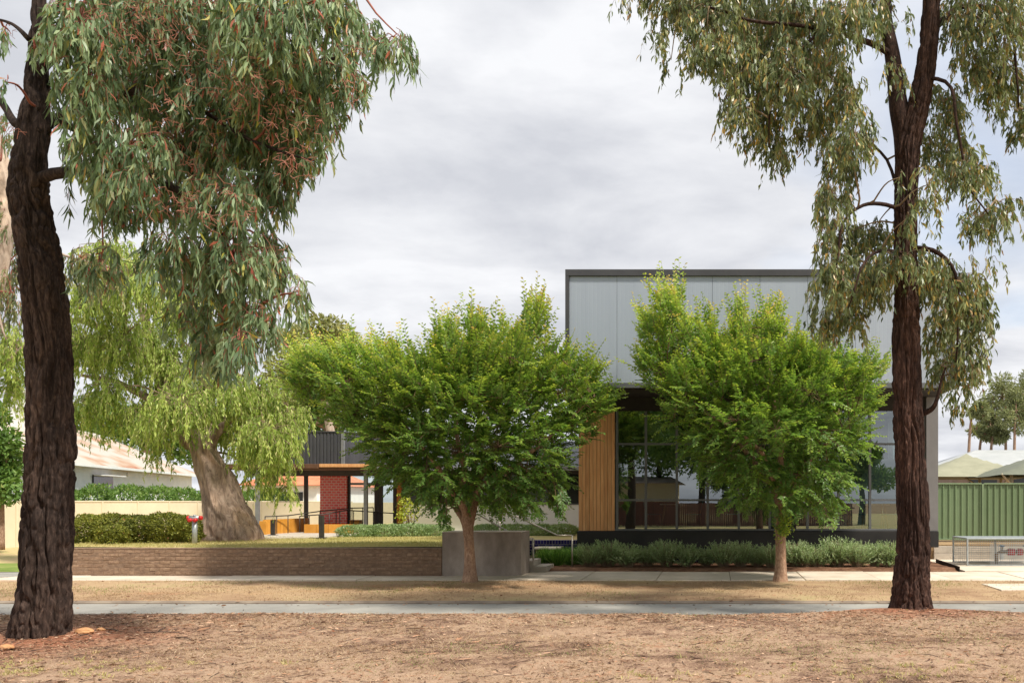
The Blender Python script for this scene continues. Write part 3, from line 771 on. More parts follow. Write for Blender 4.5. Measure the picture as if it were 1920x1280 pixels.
# raised terrace
TZ = .65
def ter_z(X, Y): return TZ + .012 * np.sin(X * .7) + .02 * np.clip((Y - 24) / 4, 0, 1)
def ter_t(X, Y):
    pt = P(440, 1011, 25)
    return .9 * np.exp(-((X - pt[0]) / 1.7) ** 2 - ((Y - 24.4) / 1.3) ** 2) + .5 * np.exp(-((X + 13.5) / 2) ** 2 - ((Y - 21.4) / .6) ** 2)
grid_sheet('lawn', -15.62, -5.3, 20.9, 25.0, 150, 70, ter_z, M['lawn'], ter_t)
grid_sheet('upper_lawn', -15.62, -3.62, 24.99, 62, 60, 40, lambda X, Y: ter_z(X, Y) - .004, M['lawn'], ter_t)
MB().box(-15.6, -5.35, 20.95, 62, -.2, TZ - .05).build('terrace_fill', M['soil'])["kind"] = 'structure'
MB().box(-5.34, 5.8, 24.7, 62, -.2, TZ - .06).build('building_pad', M['soil'])["kind"] = 'structure'
grid_sheet('stair_lawn', -5.3, -3.62, 24.56, 25.0, 8, 5, lambda X, Y: X * 0 + .668, M['lawn'], ter_t)
# forecourt paving in front of the entrance
fc = MB(); z = TZ + .03
pl = [P(548, 1000, 0)[:2]]
c = [(-13.25, 25.4), (-11.2, 25.9), (-10.9, 29.0), (-12.0, 36), (-16.6, 36), (-14.6, 28.9)]
n_ = len(c)
fc.add([(a, b, z) for a, b in c] + [(a, b, .5) for a, b in c], [tuple(range(n_))] + [(i, i + n_, (i + 1) % n_ + n_, (i + 1) % n_) for i in range(n_)])
fc.build('forecourt', M['concrete'])["kind"] = 'structure'
# planting bed in front of the glazed building and concrete apron to the right
grid_sheet('garden_bed', -4.35, 5.9, 21.9, 24.66, 120, 30, lambda X, Y: .0 + np.clip((Y - 21.9) / .35, 0, 1) * (.055 + .04 * fbm(np.stack([X * 3, Y * 3, X * 0], -1), 3)), M['mulch'])
MB().box(-4.33, 5.88, 22.3, 24.6, -.2, .03).build('bed_soil', M['soil'])["kind"] = 'structure'
ap = tag(MB().box(6.05, 15, 21.93, 27.2, -.2, -.02).build('apron', M['soil']), kind='structure')
for (xa, xb, ya, yb) in ((6.06, 8.1, 21.94, 24.0), (8.12, 11, 21.94, 24.0), (6.06, 8.1, 24.02, 27.1), (8.12, 11, 24.02, 27.1)):
    MB().bbox(xa, xb, ya, yb, -.02, .03, .006).build('slab', M['concrete_slab'], ap)
ed = MB().beam((5.93, 21.95, .06), (5.93, 24.3, .1), .012, .14)
tag(ed.build('garden_edging', M['black_base']), 'thin black steel edging closing the right end of the planting bed', 'edging')
# raised ground behind the green fence
MB().box(6.0, 40, 26.35, 80, -.2, .45).build('yard', M['earth'])["kind"] = 'structure'

# ================================================================== LOW WALLS AND STEPS
wl = thing('brick_wall', 'low brown brick retaining wall holding up the lawn', 'wall', (-10.9, 20.8, 0))
D = 20.7
MB().box(-15.62, -6.235, D + .006, D + .22, -.05, TZ - .03).build('mortar', M['mortar'], wl)
bw, bh = .235, .082
brick_meshes = []
for v in range(4):
    r_ = random.Random(v)
    b = MB().bbox(-bw / 2 + .005, bw / 2 - .005, 0, .1, -bh / 2 + .005, bh / 2 - .005, .008)
    b.v = [(x + r_.uniform(-.003, .003), y + r_.uniform(-.004, .004), z + r_.uniform(-.003, .003)) for x, y, z in b.v]
    brick_meshes.append(b.mesh('brick', M['brown_brick']))
nb = 0
for row in range(7):
    zc_ = .035 + bh * (row + .5)
    x = -15.60 - (bw / 2 if row % 2 else 0) + bw / 2
    while x < -6.24:
        xa = min(max(x, -15.5), -6.35)
        link('brick', brick_meshes[random.randrange(4)], wl, (xa, D + random.uniform(-.006, .007), zc_ + random.uniform(-.003, .003)),
             (random.uniform(-.01, .01), random.uniform(-.008, .008), random.uniform(-.012, .012)))
        x += bw; nb += 1
MB().bbox(-15.6, -6.24, D - .004, D + .2, TZ - .04, TZ - .005, .008).build('coping', M['mortar'], wl)

blk = thing('concrete_wall', 'thick grey concrete block wall at the foot of the steps', 'wall', (-5.3, 21.2, 0))
MB().bbox(-6.22, -4.42, D, D + .95, -.02, 1.0, .012).build('block', M['concrete_wall'], blk)
MB().bbox(-6.225, -4.415, D - .003, D + .953, 1.001, 1.012, .004).build('cap', M['concrete_slab'], blk)

st = thing('steps', 'concrete steps rising to the left behind the block wall', 'steps', (-4.5, 22.4, 0))
z0 = .02
for k, (xr, zt) in enumerate(((-4.02, .155), (-4.34, .29), (-4.66, .425), (-4.98, .56))):
    MB().bbox(-5.5, xr, 21.68, 22.65, z0, zt, .008).build('step', M['sleeper'], st); z0 = zt
MB().bbox(-6.4, -5.3, 21.68, 24.5, .56, .665, .008).build('landing', M['sleeper'], st)
MB().bbox(-4.72, -4.05, 23.6, 24.34, .46, .51, .008).build('ledge', M['sleeper'], st)
MB().box(-4.68, -4.1, 23.66, 24.33, 0, .459).build('ledge_support', M['mortar'], st)

def rail(name, label, segs, posts, r=.021):
    a = posts[0][0]
    t = thing(name, label, 'handrail', tuple(posts[0][1]), 'handrails of the block wall steps')
    m = MB(); m.tube([tuple(q) for q in segs], r, 8); m.build('rail', M['steel'], t, True)
    for a, b in posts:
        m = MB(); m.tube([tuple(a), tuple(b)], r, 8); m.build('post', M['steel'], t, True)
dA = 22.75
rail('handrail', 'pale steel handrail beside the planting bed, its front post standing right of the steps',
     [P(1073, 1003, dA), P(1045, 1003, dA), P(968, 967, dA), P(937, 965, dA)],
     [(P(1073, 1003, dA), (PX(1073, dA), dA, .0)), (P(937, 965, dA), (PX(937, dA), dA, .56))])
dB = 21.78
rail('handrail', 'pale steel handrail close behind the concrete block wall, its post at the block\'s right corner',
     [P(1000, 1009, dB), P(975, 1009, dB), P(897, 964, dB), P(880, 964, dB)],
     [(P(1000, 1009, dB), (PX(1000, dB), dB, .0)), (P(882, 964, dB), (PX(882, dB), dB, .56))])

# blue glazed brick plinth
pb = thing('blue_brick_plinth', 'dark blue glazed brick plinth wall under the building and lawn edge', 'wall', (0, 24.5, 0))
D2 = 24.35
MB().box(-5.3, 5.75, D2 + .012, D2 + .2, 0, .672).build('mortar', M['pale_mortar'], pb)
solid = [MB().bbox(-.034, .034, 0, .06, -.05, .05, .004).mesh('brick', M['blue_brick']),
         MB().bbox(-.09, .09, 0, .06, -.033, .033, .004).mesh('brick', M['blue_brick'])]
x = -5.26
while x < -2.3:
    link('brick', solid[0], pb, (x, D2 + random.uniform(-.002, .002), .615)); x += .078
for row in range(4):
    x = -5.2 + (.095 if row % 2 else 0)
    while x < -2.3:
        link('brick', solid[1], pb, (x, D2 + random.uniform(-.002, .002), .522 - row * .076)); x += .19
for row in range(6):
    x = 5.2 + (.095 if row % 2 else 0)
    while x < 5.7:
        link('brick', solid[1], pb, (x, D2 + random.uniform(-.002, .002), .46 - row * .076)); x += .19
m = MB()
for row in range(6):
    x = -2.2 + (.095 if row % 2 else 0)
    while x < 5.1:
        m.box(x - .09, x + .09, D2, D2 + .06, .46 - row * .076 - .033, .46 - row * .076 + .033); x += .19
tag(m.build('bricks', M['blue_brick'], pb), kind='stuff')

# ================================================================== GLAZED BUILDING
bd = thing('glazed_building', 'modern building with pale grey upper box above a glazed lower storey', 'building', (1.1, 24, 0))
DG, DU = 24.0, 22.2          # glass plane, face of the upper box
UX0, UX1, UZ0, UZ1 = -3.65, 5.87, 4.48, 7.37
fr = .09
x0 = UX0 + fr; npan = 8; pw = (UX1 - fr - x0) / npan
for k in range(npan):
    p = MB()
    xa, xb = x0 + k * pw + .004, x0 + (k + 1) * pw - .004
    prof = [(xa, DU)]
    # shallow ribs
    nr = 12
    for q in range(nr):
        u0 = xa + (xb - xa) * q / nr; u1 = xa + (xb - xa) * (q + .82) / nr; u2 = xa + (xb - xa) * (q + 1) / nr
        prof += [(u0 + .003, DU), (u1, DU), (u1 + .004, DU + .0008), (u2 - .001, DU + .0008)]
    prof += [(xb, DU + .0008), (xb, DU + .03), (xa, DU + .03)]
    p.prism(prof, 'z', UZ0 + .13, UZ1 - .16).build('fascia_panel', M['fascia'], bd)
MB().box(UX0 + .02, UX1 - .02, DU + .032, 33, UZ0 + .05, UZ1 - .05).build('upper_box', M['charcoal'], bd)
MB().bbox(UX0, UX1, DU - .06, DU + .12, UZ1 - .16, UZ1, .006).build('parapet', M['charcoal'], bd)
MB().bbox(UX0, UX0 + fr, DU - .06, DU + .12, UZ0, UZ1 - .161, .006).build('side_trim', M['charcoal'], bd)
MB().bbox(UX1 - fr, UX1, DU - .06, DU + .12, UZ0, UZ1 - .161, .006).build('side_trim', M['charcoal'], bd)
MB().bbox(UX0 + fr + .001, UX1 - fr - .001, DU - .03, DU + .1, UZ0, UZ0 + .129, .006).build('lower_trim', M['frame_grey'], bd)
MB().box(UX0 + .02, UX1 - .02, DU + .1, 32.9, UZ0 - .02, UZ0 + .048).build('soffit', M['soffit'], bd)
MB().box(-3.6, 5.6, DG - .02, DG + .2, 4.10, 4.455).build('lintel', M['soffit'], bd)
MB().bbox(-3.62, 5.89, DG - .16, DG + .3, .50, .925, .01).build('base_beam', M['black_base'], bd)
MB().box(-3.5, 5.8, DG + .31, 32, .55, .90).build('floor', M['interior_floor'], bd)
# timber boards
xb0, xb1 = PX(1085, DG), PX(1153, DG); nbd = 10; w_ = (xb1 - xb0) / nbd
MB().box(xb0 + .01, xb1 - .01, DG + .012, DG + .12, .935, 4.09).build('board_backing', M['black_base'], bd)
for k in range(nbd):
    MB().bbox(xb0 + k * w_ + .004, xb0 + (k + 1) * w_ - .004, DG - .012, DG + .011, .932, 4.095, .004).build('timber_board', M['timber'], bd, loc=(0, random.uniform(-.002, .002), 0))
# glazing
sill_z, t1_z, t2_z, head_z = PZ(993, DG), PZ(937, DG), PZ(832, DG), 4.095
MB().bbox(PX(1153, DG), PX(1735, DG), DG - .06, DG + .1, sill_z - .06 + .04, sill_z + .03, .005).build('sill', M['frame_grey'], bd)
xs = [1157, 1211, 1269, 1327, 1385, 1443, 1458, 1514, 1572, 1631, 1689, 1733]
for q in xs:
    x = PX(q, DG); MB().box(x - .032, x + .032, DG - .03, DG + .09, sill_z + .031, head_z).build('mullion', M['frame_grey'], bd)
for a, b in zip(xs[:-1], xs[1:]):
    xa, xb = PX(a, DG) + .033, PX(b, DG) - .033
    for zz in (t1_z, t2_z):
        MB().box(xa, xb, DG - .022, DG + .08, zz - .026, zz + .026).build('transom', M['frame_grey'], bd)
    if b - a < 20: continue
    lv = [sill_z + .032, t1_z - .027, t1_z + .027, t2_z - .027, t2_z + .027, head_z - .001]
    for i in (0, 2, 4):
        g = MB().add([(xa, DG + .02, lv[i]), (xb, DG + .02, lv[i]), (xb, DG + .02, lv[i + 1]), (xa, DG + .02, lv[i + 1])], [(0, 1, 2, 3)])
        g.build('pane', M['glass'], bd)
MB().bbox(PX(1735, DG) + .001, PX(1757, DG), DG - .12, DG + .2, .93, UZ0 - .021, .006).build('corner_column', M['column_grey'], bd)
# side glazing on the right, left wall, back wall, ceiling
for k in range(6):
    ya = DG + .25 + k * 1.1
    MB().box(5.74, 5.86, ya, ya + .06, .91, UZ0 - .025).build('side_mullion', M['frame_grey'], bd)
    if k < 5:
        MB().add([(5.8, ya + .06, .91), (5.8, ya + 1.1, .91), (5.8, ya + 1.1, UZ0 - .03), (5.8, ya + .06, UZ0 - .03)], [(0, 1, 2, 3)]).build('side_pane', M['glass'], bd)
MB().box(-3.58, -3.45, DG + .13, 32, .91, UZ0 - .025).build('side_wall', M['timber'], bd)
MB().box(-3.44, 5.72, 31.8, 31.95, .91, UZ0 - .025).build('back_wall', M['interior'], bd)
MB().box(5.72, 5.86, DG + 5.9, 31.95, .91, UZ0 - .025).build('side_wall', M['interior'], bd)
MB().box(-3.44, 5.72, 27.6, 27.75, .91, 3.0).build('partition', M['interior'], bd)

# tables and chairs inside
def cafe_table(label, x, y, h=.74, w=.7):
    t = thing('cafe_table', label, 'table', (x, y, .9), 'tables behind the glass')
    MB().bbox(x - w / 2, x + w / 2, y - .35, y + .35, .9 + h - .03, .9 + h, .006).build('table_top', M['table_white'], t)
    for sx in (-1, 1):
        for sy in (-1, 1):
            m = MB(); m.tube([(x + sx * w * .32, y + sy * .22, .9 + h - .03), (x + sx * w * .46, y + sy * .32, .901)], [.02, .014], 8); m.build('leg', M['pale_leg'], t, True)
def cafe_chair(label, x, y, fx):
    t = thing('cafe_chair', label, 'chair', (x, y, .9), 'chairs behind the glass')
    MB().bbox(x - .21, x + .21, y - .21, y + .21, 1.335, 1.36, .008).build('seat', M['teal_plastic'], t)
    b = MB(); xb = x - fx * .2
    c_ = [(xb - fx * .02, -.2), (xb, -.21), (xb - fx * .09, .21)]
    b.add([(xb, y - .2, 1.47), (xb, y + .2, 1.47), (xb - fx * .07, y + .19, 1.78), (xb - fx * .07, y - .19, 1.78),
           (xb - fx * .02, y - .2, 1.47), (xb - fx * .02, y + .2, 1.47), (xb - fx * .09, y + .19, 1.78), (xb - fx * .09, y - .19, 1.78)],
          [(0, 1, 2, 3), (7, 6, 5, 4), (0, 4, 5, 1), (1, 5, 6, 2), (2, 6, 7, 3), (3, 7, 4, 0)])
    b.build('backrest', M['teal_plastic'], t)
    for sy in (-1, 1):
        m = MB(); m.tube([(xb - fx * .03, y + sy * .17, 1.5), (xb + fx * .02, y + sy * .18, 1.345), (xb - fx * .04, y + sy * .2, .901)], .013, 8); m.build('rear_leg', M['pale_leg'], t, True)
        m = MB(); m.tube([(x + fx * .17, y + sy * .17, 1.34), (x + fx * .21, y + sy * .2, .901)], .013, 8); m.build('front_leg', M['pale_leg'], t, True)
for lab, px, d in (('pale table behind the glass just left of the near right gum trunk', 1640, 25.2),
                   ('pale table behind the glass left of the second street tree', 1262, 25.3),
                   ('pale table behind the glass right of the second street tree trunk', 1530, 25.6)):
    cafe_table(lab, PX(px, d), d)
for lab, px, d, f in (('teal chair behind the glass, nearest the right gum trunk', 1668, 25.1, -1), ('teal chair behind the glass, facing the table by the right gum trunk', 1606, 25.3, 1),
                      ('teal chair behind the glass right of the second street tree trunk', 1558, 25.7, -1), ('teal chair behind the glass close to the second street tree trunk', 1500, 25.6, 1),
                      ('teal chair behind the glass left of the second street tree, facing right', 1225, 25.3, 1), ('teal chair behind the glass left of the second street tree, facing left', 1300, 25.4, -1),
                      ('teal chair alone behind the glass under the second street tree', 1375, 25.6, 1)):
    cafe_chair(lab, PX(px, d), d, f)

# ================================================================== LOW WING
wg = thing('low_wing', 'low white rendered wing with a band of dark windows', 'building', (-7, 30, TZ))
DW = 30.0
MB().box(-10.3, -3.66, DW, DW + .25, TZ - .05, 1.60).build('white_wall', M['white_render'], wg)
MB().bbox(-10.32, -3.66, DW - .03, DW + .27, 1.601, 1.64, .006).build('window_sill', M['frame_grey'], wg)
k = 0; x = -10.2
while x < -3.8:
    xe = min(x + 1.0, -3.7)
    MB().box(x, x + .05, DW + .02, DW + .14, 1.641, 2.60).build('mullion', M['grey_post'], wg)
    MB().box(x + .051, xe - .001, DW + .07, DW + .09, 1.641, 2.2).build('pane', M['window_dark'], wg)
    MB().box(x + .051, xe - .001, DW + .03, DW + .13, 2.201, 2.25).build('transom', M['grey_post'], wg)
    MB().box(x + .051, xe - .001, DW + .07, DW + .09, 2.251, 2.60).build('pane', M['window_dark'], wg)
    x += 1.0
MB().box(-10.3, -3.66, DW + .26, DW + 6, TZ - .05, 2.7).build('room', M['charcoal'], wg)
m = MB(); m.prism([(29.3, 2.72), (29.3, 2.80), (33, 3.9), (36.8, 2.8), (36.8, 2.72), (33, 3.8)], 'x', -10.9, -3.68); m.build('roof', M['roof_iron_dark'], wg)
MB().bbox(-10.9, -3.68, 29.2, 29.3, 2.70, 2.83, .008).build('gutter', M['grey_post'], wg)
MB().box(-10.85, -3.68, 29.31, 30.02, 2.601, 2.70).build('eave_lining', M['soffit'], wg)

# ================================================================== ENTRANCE CANOPY
en = thing('entrance_canopy', 'flat entrance canopy with charcoal ribbed box above it', 'canopy', (-13, 31, TZ))
DC = 30.0; CX0, CX1, CZ0, CZ1 = -15.8, PX(643, DC), 2.93, 4.03
def ribbed(x0, x1, y, z0, z1, pitch=.115, dep=.022, axis='x'):
    prof = []; x = x0
    while x < x1 - .001:
        a = [(x, 0), (x + pitch * .6, 0), (x + pitch * .72, dep), (x + pitch * .88, dep)]
        prof += [(min(q[0], x1), q[1]) for q in a]; x += pitch
    prof += [(x1, 0)]
    m = MB()
    top = []; n = len(prof)
    if axis == 'x': v = [(p[0], y + p[1], z0) for p in prof] + [(p[0], y + p[1], z1) for p in prof]
    else: v = [(y - p[1], p[0], z0) for p in prof] + [(y - p[1], p[0], z1) for p in prof]
    m.add(v, [(i, i + 1, i + 1 + n, i + n) for i in range(n - 1)])
    return m
ribbed(CX0, CX1 - .05, DC - .03, CZ0, CZ1 - .04).build('ribbed_cladding', M['charcoal_clad'], en)
ribbed(DC + .06, DC + 4, CX1 + .03, CZ0, CZ1 - .04, axis='y').build('ribbed_cladding', M['charcoal_clad'], en)
MB().box(CX0, CX1, DC, DC + 4, CZ0 + .01, CZ1 - .06).build('box_core', M['charcoal'], en)
MB().bbox(CX1 - .05, CX1 + .045, DC - .045, DC + .05, CZ0, CZ1 - .041, .004).build('corner_trim', M['grey_post'], en)
MB().bbox(CX0, CX1 + .05, DC - .05, DC + 4, CZ1 - .04, CZ1, .004).build('capping', M['charcoal'], en)
MB().bbox(-15.85, -9.2, 29.5, 31.75, 2.74, 2.92, .01).build('canopy_slab', M['timber_dark'], en)
MB().bbox(PX(598, 29.4), PX(700, 29.4), 29.42, 29.495, 2.82, 2.925, .006).build('timber_fascia', M['timber'], en)
MB().bbox(-15.85, PX(597, 29.4), 29.42, 29.495, 2.78, 2.925, .006).build('bronze_fascia', M['timber_dark'], en)
for yy in (30.4, 31.2):
    MB().box(-15.7, -9.4, yy, yy + .12, 2.58, 2.739).build('beam', M['dark_post'], en)
for q, d, mt in ((686, 30.0, 'grey_post'), (483, 29.6, 'grey_post'), (574, 31.5, 'dark_post')):
    x = PX(q, d); MB().bbox(x - .055, x + .055, d - .055, d + .055, TZ - .02, 2.739, .006).build('post', M[mt], en)
# red brick wall and glazed entry
rw = thing('red_brick_wall', 'bright red glazed brick wall under the entrance canopy', 'wall', (-15.1, 36, TZ))
MB().bbox(PX(600, 31.45), PX(650, 31.45), 31.45, 31.8, TZ - .05, 2.74, .006).build('brickwork', M['red_glazed_brick'], rw)
gd = thing('entry_screen', 'dark framed glass entry screen with an orange jamb, right of the red wall', 'doorway', (-13.5, 36, TZ))
dE = 31.6; ex = [655, 706, 714, 742]
for q in (653, 706, 714, 741):
    x = PX(q, dE); MB().box(x - .06, x + .06, dE - .05, dE + .07, TZ, 2.735).build('frame_post', M['dark_post'], gd)
for a, b in ((653, 706), (714, 741)):
    xa, xb = PX(a, dE) + .061, PX(b, dE) - .061
    MB().box(xa, xb, dE - .04, dE + .06, 2.28, 2.36).build('transom', M['grey_post'], gd)
    MB().box(xa, xb, dE - .04, dE + .06, TZ, .78).build('bottom_rail', M['dark_post'], gd)
    MB().add([(xa, dE, .781), (xb, dE, .781), (xb, dE, 2.279), (xa, dE, 2.279)], [(0, 1, 2, 3)]).build('pane', M['entry_glass'], gd)
    MB().add([(xa, dE, 2.361), (xb, dE, 2.361), (xb, dE, 2.73), (xa, dE, 2.73)], [(0, 1, 2, 3)]).build('pane', M['entry_glass'], gd)
MB().bbox(PX(744, 31.2), PX(753, 31.2), 31.2, 32.0, TZ - .02, 2.735, .006).build('jamb', M['orange_post'], gd)

# orange planter walls
ow = thing('orange_planter', 'long orange panelled ramp wall leading back to the entrance, left of the path', 'planter', (-14, 29, TZ))
a, b = P(487, 1, 28.2), P(572, 1, 31.2)
for k in range(6):
    u0, u1 = k / 6 + .004, (k + 1) / 6 - .004
    p0 = a + (b - a) * u0; p1 = a + (b - a) * u1
    MB().beam((p0[0] + .12, p0[1], .90), (p1[0] + .12, p1[1], .90), .06, .48).build('panel', M['orange_board'], ow)
MB().bbox(PX(486, 28.1), PX(499, 28.1), 28.1, 28.18, TZ - .04, 1.10, .006).build('end_panel', M['orange_board'], ow)
ow2 = thing('orange_planter', 'low orange panelled planter wall in front of the red brick wall', 'planter', (-13.3, 29.5, TZ))
xa, xb = PX(570, 29.5), PX(662, 29.5)
for k in range(4):
    MB().bbox(xa + (xb - xa) * k / 4 + .004, xa + (xb - xa) * (k + 1) / 4 - .004, 29.5, 29.56, TZ - .03, .965, .004).build('panel', M['orange_board'], ow2)
MB().box(xa + .02, xb - .02, 29.565, 30.3, TZ - .03, .93).build('soil_fill', M['soil'], ow2)
ow3 = thing('orange_box', 'small orange block behind the low hedge, left of the grey canopy post', 'planter', (-13.2, 33, TZ))
MB().bbox(PX(656, 31), PX(673, 31), 31, 31.3, TZ - .02, PZ(976, 31), .01).build('box_body', M['orange_board'], ow3)
MB().bbox(PX(655, 31), PX(674, 31), 30.98, 31.32, PZ(976, 31) + .001, PZ(976, 31) + .03, .006).build('box_lid', M['orange_post'], ow3)

def railing(label, pts, posts_to, n, r=.018):
    t = thing('ramp_railing', label, 'railing', (pts[0][0], pts[0][1], TZ), 'railings along the entrance ramp')
    c = np.array(pts)
    m = MB(); m.tube([tuple(q) for q in c], r, 6); m.build('top_rail', M['dark_steel'], t, True)
    L = np.linspace(0, len(c) - 1, n)
    for l in L:
        i = min(int(l), len(c) - 2); f = l - i; q = c[i] * (1 - f) + c[i + 1] * f
        m = MB(); m.tube([tuple(q), (q[0], q[1], posts_to)], r * .8, 6); m.build('baluster', M['dark_steel'], t, True)
railing('thin dark railing rising past the red brick wall', [P(497, 968, 28.3), P(540, 966, 29.3), P(600, 958, 30.3), P(660, 952, 30.8), P(700, 951, 31.2)], TZ, 9)
railing('thin dark railing on the low orange planter wall', [P(562, 967, 29.6), P(604, 964, 29.6), P(650, 956, 30.6), P(740, 962, 31.0)], TZ + .05, 8)
for lab, q, top, d in (('slim dark bollard beside the weeping tree trunk', 512, 974, 27.6), ('slim dark bollard on the forecourt before the red wall', 603, 966, 25.6)):
    b = thing('bollard', lab, 'bollard', (PX(q, d), d, TZ), 'dark bollards at the entrance path')
    w = .055
    x = PX(q, d); MB().bbox(x - w, x + w, d - w, d + w, TZ + .012, PZ(top, d), .008).build('bollard_post', M['dark_steel'], b)
    MB().bbox(x - .11, x + .11, d - .11, d + .11, TZ - .01, TZ + .045, .004).build('base_plate', M['dark_steel'], b)

# fire hydrant booster: grey standpipe with red capped outlets
hy = thing('hydrant_standpipe', 'grey standpipe with red capped outlets beside the hedge', 'hydrant', (PX(365, 22.6), 22.6, TZ))
x, y = PX(365, 22.6), 22.6; zt = PZ(972, 22.6)
m = MB(); m.tube([(x, y, TZ - .03), (x, y, zt)], .06, 14); m.build('pipe', M['galv'], hy, True)
m = MB(); m.tube([(x - .12, y, zt + .02), (x + .12, y, zt + .02)], .055, 12); m.build('manifold', M['galv'], hy, True)
for sx in (-1, 1):
    m = MB(); m.tube([(x + sx * .12, y, zt + .02), (x + sx * .18, y, zt + .02), (x + sx * .19, y, zt + .02)], [.055, .055, .04], 12); m.build('outlet_cap', M['red_paint'], hy, True)
    m = MB(); m.tube([(x + sx * .065, y - .02, zt - .02), (x + sx * .065, y - .13, zt - .04), (x + sx * .065, y - .14, zt - .04)], [.042, .048, .03], 12); m.build('outlet_cap', M['red_paint'], hy, True)
m = MB(); m.tube([(x, y, zt + .06), (x, y, zt + .1)], [.05, .03], 12); m.build('top_cap', M['galv'], hy, True)

# ================================================================== FENCES
fn = thing('cream_fence', 'long cream metal panel fence along the left boundary', 'fence', (-26, 34, 0))
FX = -26.0
y = 29.0
while y < 64:
    p = MB()
    p.bbox(FX, FX + .03, y + .045, y + 2.315, .0, 1.68, .006)
    p.build('panel', M['cream_fence'], fn)
    MB().bbox(FX - .02, FX + .06, y - .04, y + .04, 0, 1.72, .006).build('post', M['cream_fence'], fn)
    MB().bbox(FX - .015, FX + .055, y + .045, y + 2.315, 1.681, 1.74, .006).build('top_rail', M['cream_fence'], fn)
    y += 2.36
fn2 = thing('cream_fence', 'cream metal fence crossing behind the entrance canopy', 'fence', (-20, 46, 0.6))
x = -25.9; y = 47.0
for k in range(8):
    MB().bbox(x + .045, x + 2.315, y, y + .03, .5, 1.66, .006).build('panel', M['cream_fence'], fn2)
    MB().bbox(x - .04, x + .04, y - .02, y + .06, .5, 1.72, .006).build('post', M['cream_fence'], fn2)
    x += 2.36
gf = thing('green_fence', 'tall green ribbed metal fence right of the glazed building', 'fence', (9, 28.3, .45))
DF = 28.3; gz0, gz1 = PZ(1012, DF), PZ(905, DF)
x = 6.2
xs_p = [PX(1762, DF) - 2.37 + .0, PX(1842, DF) - .0]
x = PX(1842, DF) - 2.37 * 1
for k in range(4):
    m = ribbed(x + .035, x + 2.335, DF, gz0 + .05, gz1 - .05, .192, -.035); m.build('ribbed_panel', M['green_fence'], gf)
    MB().bbox(x - .035, x + .035, DF - .06, DF + .03, gz0, gz1 - .03, .006).build('post', M['green_trim'], gf)
    MB().bbox(x + .036, x + 2.334, DF - .055, DF + .02, gz1 - .049, gz1, .006).build('top_rail', M['green_trim'], gf)
    MB().bbox(x + .036, x + 2.334, DF - .055, DF + .02, gz0, gz0 + .049, .006).build('bottom_rail', M['green_trim'], gf)
    x += 2.37
sl = thing('sleeper_wall', 'low concrete sleeper retaining wall below the green fence', 'wall', (8, 26.3, 0))
DS = 26.2
xx = PX(1752, DS)
for k in range(3):
    for row in range(2):
        MB().bbox(xx + k * 2.0, xx + k * 2.0 + 1.92, DS, DS + .1, .02 + row * .2, .213 + row * .2, .008).build('sleeper', M['sleeper'], sl)
    MB().bbox(xx + k * 2.0 + 1.925, xx + k * 2.0 + 1.995, DS - .02, DS + .12, 0, .45, .006).build('wall_post', M['galv'], sl)

# meter cage with valves inside
cg = thing('meter_cage', 'galvanised mesh cage with a flat lid on the concrete apron', 'cage', (7.5, 24.3, .03))
cx0, cx1, cy0, cy1, cz0, cz1 = PX(1814, 23.6), PX(1814, 23.6) + 2.3, 23.6, 25.0, .035, .72
MB().bbox(cx0 - .02, cx1 + .02, cy0 - .02, cy1 + .02, cz1, cz1 + .035, .006).build('lid', M['galv'], cg)
for (x, y) in ((cx0, cy0), (cx1, cy0), (cx0, cy1), (cx1, cy1), ((cx0 + cx1) / 2, cy1)):
    MB().bbox(x - .02, x + .02, y - .02, y + .02, cz0, cz1 - .001, .004).build('cage_post', M['galv'], cg)
MB().box(cx0 + .021, cx1 - .021, cy0 - .015, cy0 + .015, cz0, cz0 + .03).build('base_rail', M['galv'], cg)
MB().box(cx0 + .021, cx1 - .021, cy1 - .015, cy1 + .015, cz0, cz0 + .03).build('base_rail', M['galv'], cg)
m = MB()
for yy in (cy0, cy1):
    q = cx0 + .6 if yy == cy0 else cx0 + .05
    while q < cx1:
        m.box(q - .004, q + .004, yy - .004, yy + .004, cz0 + .03, cz1 - .12 if yy == cy0 else cz1); q += .05
    for k in range(11):
        zz = cz0 + .05 + k * .055
        m.box(cx0 + (.6 if yy == cy0 else .02), cx1, yy - .004, yy + .004, zz - .004, zz + .004)
tag(m.build('wire_mesh', M['galv'], cg), kind='stuff')
vb = thing('valve_set', 'brass valves and pipes with red and blue handles inside the cage', 'valves', (8.0, 24.2, .03))
vy = 24.2; vx = PX(1868, vy)
for q in (vx, vx + .9):
    m = MB(); m.tube([(q, vy, .03), (q, vy, .3), (q + (.1 if q == vx else -.1), vy, .36)], .04, 10); m.build('riser', M['brass'], vb, True)
m = MB(); m.tube([(vx + .1, vy, .36), (vx + .8, vy, .36)], .05, 10); m.build('body_pipe', M['brass'], vb, True)
m = MB(); m.tube([(vx + .3, vy - .01, .36), (vx + .48, vy - .01, .36)], .1, 12); m.build('check_valve', M['red_paint'], vb, True)
m = MB(); m.tube([(vx + .56, vy - .01, .36), (vx + .68, vy - .01, .36)], .1, 12); m.build('check_valve', M['red_paint'], vb, True)
for q in (vx + .16, vx + .78):
    m = MB(); m.tube([(q, vy, .4), (q, vy, .5)], .02, 8); m.build('stem', M['brass'], vb, True)
    m = MB(); m.tube([(q, vy, .5), (q, vy, .52), (q, vy, .54)], [.05, .09, .05], 12); m.build('hand_wheel', M['blue_paint'], vb, True)

